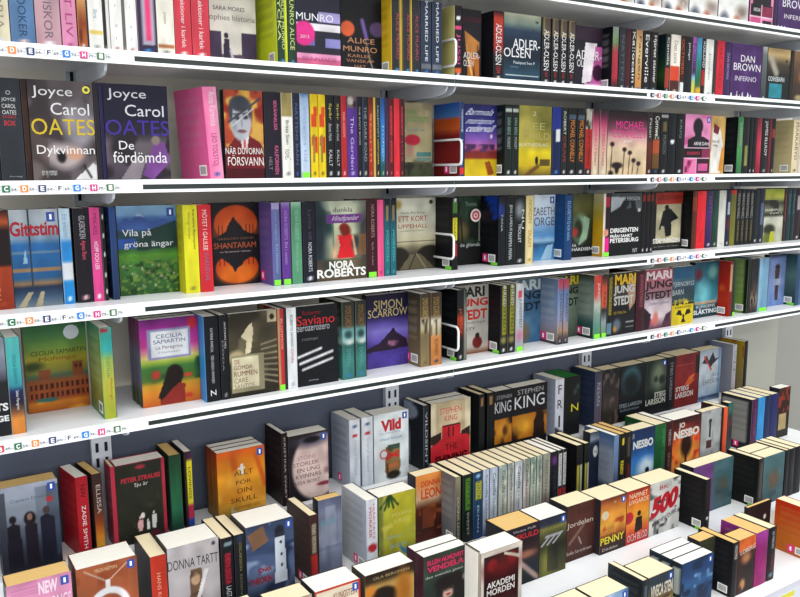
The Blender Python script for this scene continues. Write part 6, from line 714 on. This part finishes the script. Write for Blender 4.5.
# ------------------------------------------------------------------ bookcase: back panel, uprights, shelves
XL, XM, XR = -.75, 1.185, 3.08
PANEL = 1.875
def W(z): return z + EYE
cs = empty('bookcase_frame', (XM, PANEL, 0)); tag(cs, 'grey steel bookcase back with slotted uprights behind all the shelves', 'bookcase')
for i, (a, b) in enumerate(((XL, XM - .0005), (XM + .0005, XR))):
    m = MB(); m.box((a - XM, .0, W(-.51)), (b - XM, .012, W(.75))); m.build('back_panel', M_PANEL, cs)
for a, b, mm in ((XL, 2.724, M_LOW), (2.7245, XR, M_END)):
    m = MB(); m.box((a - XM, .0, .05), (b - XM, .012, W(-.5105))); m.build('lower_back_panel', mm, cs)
for x in (-.42, .38, 1.175, 1.95, 2.725):
    m = MB(); m.box((x - .022 - XM, -.016, .0), (x + .022 - XM, -.0005, W(.75))); u = m.build('upright', M_GREY, cs)
    s_ = MB()
    for k in range(56):
        z = .3 + k * .036
        for dx in (-.010, .010): s_.box((x + dx - .0035 - XM, -.0164, z), (x + dx + .0035 - XM, -.0161, z + .022))
    s_.build('slot_row', M_SLOT, u)

TAGS = [('B', 'c0303c'), ('C', '1f6a48'), ('D', 'e8843c'), ('E', '1c2c62'), ('F', 'f4f4f4'), ('G', '1f7ad0'), ('H', 'c8287c'), ('I', '3a6a3c')]
TAGS9 = [('A', '26303a')] + TAGS
PRICE = ['49:-', '54:-', '59:-', '64:-', '69:-', '74:-', '79:-', '79:-']
def price_strip(x0, z, pitch, parent, ox, first, colr=TAGS):
    """white paper strip with lettered colour tags, on the front of a shelf"""
    s = MB(); L = x0 + pitch * (len(colr) - first)
    s.box(((x0 - .019 if first == 0 else -.20) - ox, -.0016, z - .0048), (L + (.018 if first == 0 else .032) - ox, .0003, z + .0046), 'f4f6f8')
    st = s.build('price_strip', M_TAG, parent); st['label'] = 'white paper strip of lettered price tags'
    for k, (ch, c) in enumerate(colr):
        xx = x0 + pitch * (k - first) - ox; q = MB()
        q.box((xx - .0062, -.0062, z - .0062), (xx + .0062, -.0037, z + .0062), c)
        if ch == 'F':
            for a, b in ((-.0062, -.0056), (.0056, .0062)): q.box((xx + a, -.0065, z - .0062), (xx + b, -.0062, z + .0062), '9aa0a8')
        for txt, col, a, b, h0, h1 in ((ch, '404a60' if ch == 'F' else 'ffffff', xx - .0032, xx + .0032, z - .0042, z + .0042), (PRICE[k - (len(colr) > 8)], '6a7078', xx + .0080, xx + .0205, z - .004, z + .0015)):
            v, fs = text_mesh(txt, .03); n = len(q.v)
            for tx, ty in v: q.v.append((a + tx * (b - a), -.0066, h0 + ty * (h1 - h0))); q.c.append(tuple(lin(col)))
            q.f += [tuple(n + i for i in f_) for f_ in fs]
        q.build('price_tag', M_TAG, st)['label'] = 'square tag lettered %s' % ch
SH = [(.46, 'topmost'), (.2315, 'second'), (-.0085, 'third'), (-.248, 'fourth'), (-.481, 'fifth')]
for z, nm in SH:
    for side, a, b in (('left', XL, XM - .001), ('right', XM + .001, XR)):
        ox = (a + b) / 2
        sh = empty('shelf', (ox, 1.583, W(z))); tag(sh, 'white metal shelf with a black rail insert, %s level, %s half' % (nm, side), 'shelf', 'white metal shelves of the bookcase')
        m = MB(); m.box((a - ox, .004, -.012), (b - ox, PANEL - 1.583 - .018, -.0002)); m.build('deck', M_SHELF, sh)
        m = MB(); m.box((a - ox, .0005, -.0245), (b - ox, .0038, .0005)); m.box((a - ox, -.0035, -.0245), (b - ox, .0005, -.0187)); m.box((a - ox, -.0035, -.0088), (b - ox, .0005, .0006)); m.build('ticket_rail', M_RAIL, sh)
        strip = z < .4
        xi = Xof({'second': 100.5, 'third': 110, 'fourth': 113, 'fifth': 117}.get(nm, 0), 1.58, z - .012)     # the last tag of the left strip
        lo, hi = (-.20, xi + .062) if side == 'left' else (Xof(652, 1.58, z - .012) - .019, Xof(716, 1.58, z - .012))
        for p, q in ((a, lo), (hi, b)) if strip else ((a, b),):
            m = MB(); m.box((p - ox, -.0012, -.0185), (q - ox, .0003, -.009)); m.build('black_rail_insert', M_BLACK, sh)
        if strip and side == 'left': price_strip(xi - 6 * .0298, -.0136, .0298, sh, ox, 1)
        elif strip: xr = Xof(652, 1.58, z - .012); price_strip(xr, -.0136, (Xof(703.3, 1.58, z - .012) - xr) / 8, sh, ox, 0, TAGS9)
        for x in ((-.42, .38, XM - .012) if side == 'left' else (XM + .012, 1.95, 2.725)):
            m = MB(); dpt = PANEL - 1.583 - .018
            pts = [(dpt, -.0125), (.012, -.0125), (.012, -.026), (.02, -.036), (.035, -.042), (.06, -.046), (dpt, -.048)]
            m.poly_prism(pts, 'x', x - .0025 - ox, x + .0025 - ox); m.build('bracket', M_GREY, sh)

# white wire stops standing out from the panel between the books of the two bays
for z, px, nm in ((.2315, 453.6, 'second'), (-.0085, 459.2, 'third'), (-.248, 451.6, 'fourth'), (-.481, 456.4, 'fifth')):
    X = Xof(px, {'fourth': 1.65, 'fifth': 1.612}.get(nm, 1.63), z) - .0045; r = .003
    o = empty('wire_book_stop', (X, PANEL, W(z))); tag(o, 'white bent wire book stop in the middle of the %s shelf' % nm, 'book stop', 'white wire book stops')
    y1 = {'fourth': 1.635, 'fifth': 1.598}.get(nm, 1.615) - PANEL; za, zb, q = .03, .092, .012
    arc = [(0, -.016, zb), (0, y1 + q, zb)] + [(0, y1 + q - q * math.sin(t), zb - q + q * math.cos(t)) for t in (.4, .8, 1.2, 1.57)]
    arc += [(0, y1 + q - q * math.cos(t), za + q - q * math.sin(t)) for t in (0, .4, .8, 1.2, 1.57)] + [(0, -.016, za)]
    m = MB(); m.tube(arc, r); m.build('wire_loop', M_WIRE, o, True)

# ------------------------------------------------------------------ stepped display under the shelves
ds = empty('stepped_display', (XM, 1.35, 0)); tag(ds, 'white stepped display base carrying four rows of books', 'display stand')
steps = [(1.733, PANEL - .018, -.824, 2.76), (1.545, 1.7325, -.98, 2.87), (1.33, 1.5445, -1.033, XR), (1.155, 1.3295, -1.14, XR)]
for y0, y1, z, xe in steps:
    m = MB(); m.box((XL - XM, y0 - 1.35, .0), (xe - XM, y1 - 1.35, W(z) - .0005)); m.build('step', M_RAIL, ds)
m = MB(); m.box((XL - XM, 1.1365 - 1.35, .03), (XR - XM, 1.1545 - 1.35, W(-1.1395))); m.build('front_lip', M_GREY, ds)
m = MB(); m.box((1.9 - XM, 1.1358 - 1.35, W(-1.16)), (2.03 - XM, 1.1364 - 1.35, W(-1.146))); m.build('shelf_label', M_YEL, ds)['label'] = 'yellow strip label'

# ------------------------------------------------------------------ the setting
m = MB(); m.box((-4, -4, -.05), (7, 4, -.0005)); tag(m.build('floor', M_FLOOR), kind='structure')
m = MB(); m.box((-4, 1.95, 0), (7, 2.05, 3.2)); tag(m.build('wall_back', M_WALL), kind='structure')

# ------------------------------------------------------------------ light: ceiling tubes over the aisle, added fill rows farther off, soft light of the shop
def area(name, loc, sx, sy, power, col=(1, .98, .95), rot=(0, 0, 0)):
    l = bpy.data.lights.new(name, 'AREA'); l.shape = 'RECTANGLE'; l.size = sx; l.size_y = sy; l.energy = power; l.color = col
    o = bpy.data.objects.new(name, l); COL.objects.link(o); o.location = loc; o.rotation_euler = rot; return o
for yy, pw in ((.55, 38), (-1.0, 42), (-2.6, 80), (-4.4, 150), (-6.5, 240), (-9.5, 460)): area('ceiling_tube_or_fill_row', (1.0, yy, 3.05), 9, .4, pw)  # farther rows are unseen fill, added to brighten the back panel
w = bpy.data.worlds.new('shop_interior'); SC.world = w; w.use_nodes = True
bg = w.node_tree.nodes['Background']; bg.inputs['Color'].default_value = (.93, .97, 1, 1); bg.inputs['Strength'].default_value = .85
SC.view_settings.view_transform = 'Standard'; SC.view_settings.look = 'None'; SC.view_settings.exposure = .32; SC.view_settings.gamma = 1
SC.view_settings.use_curve_mapping = False
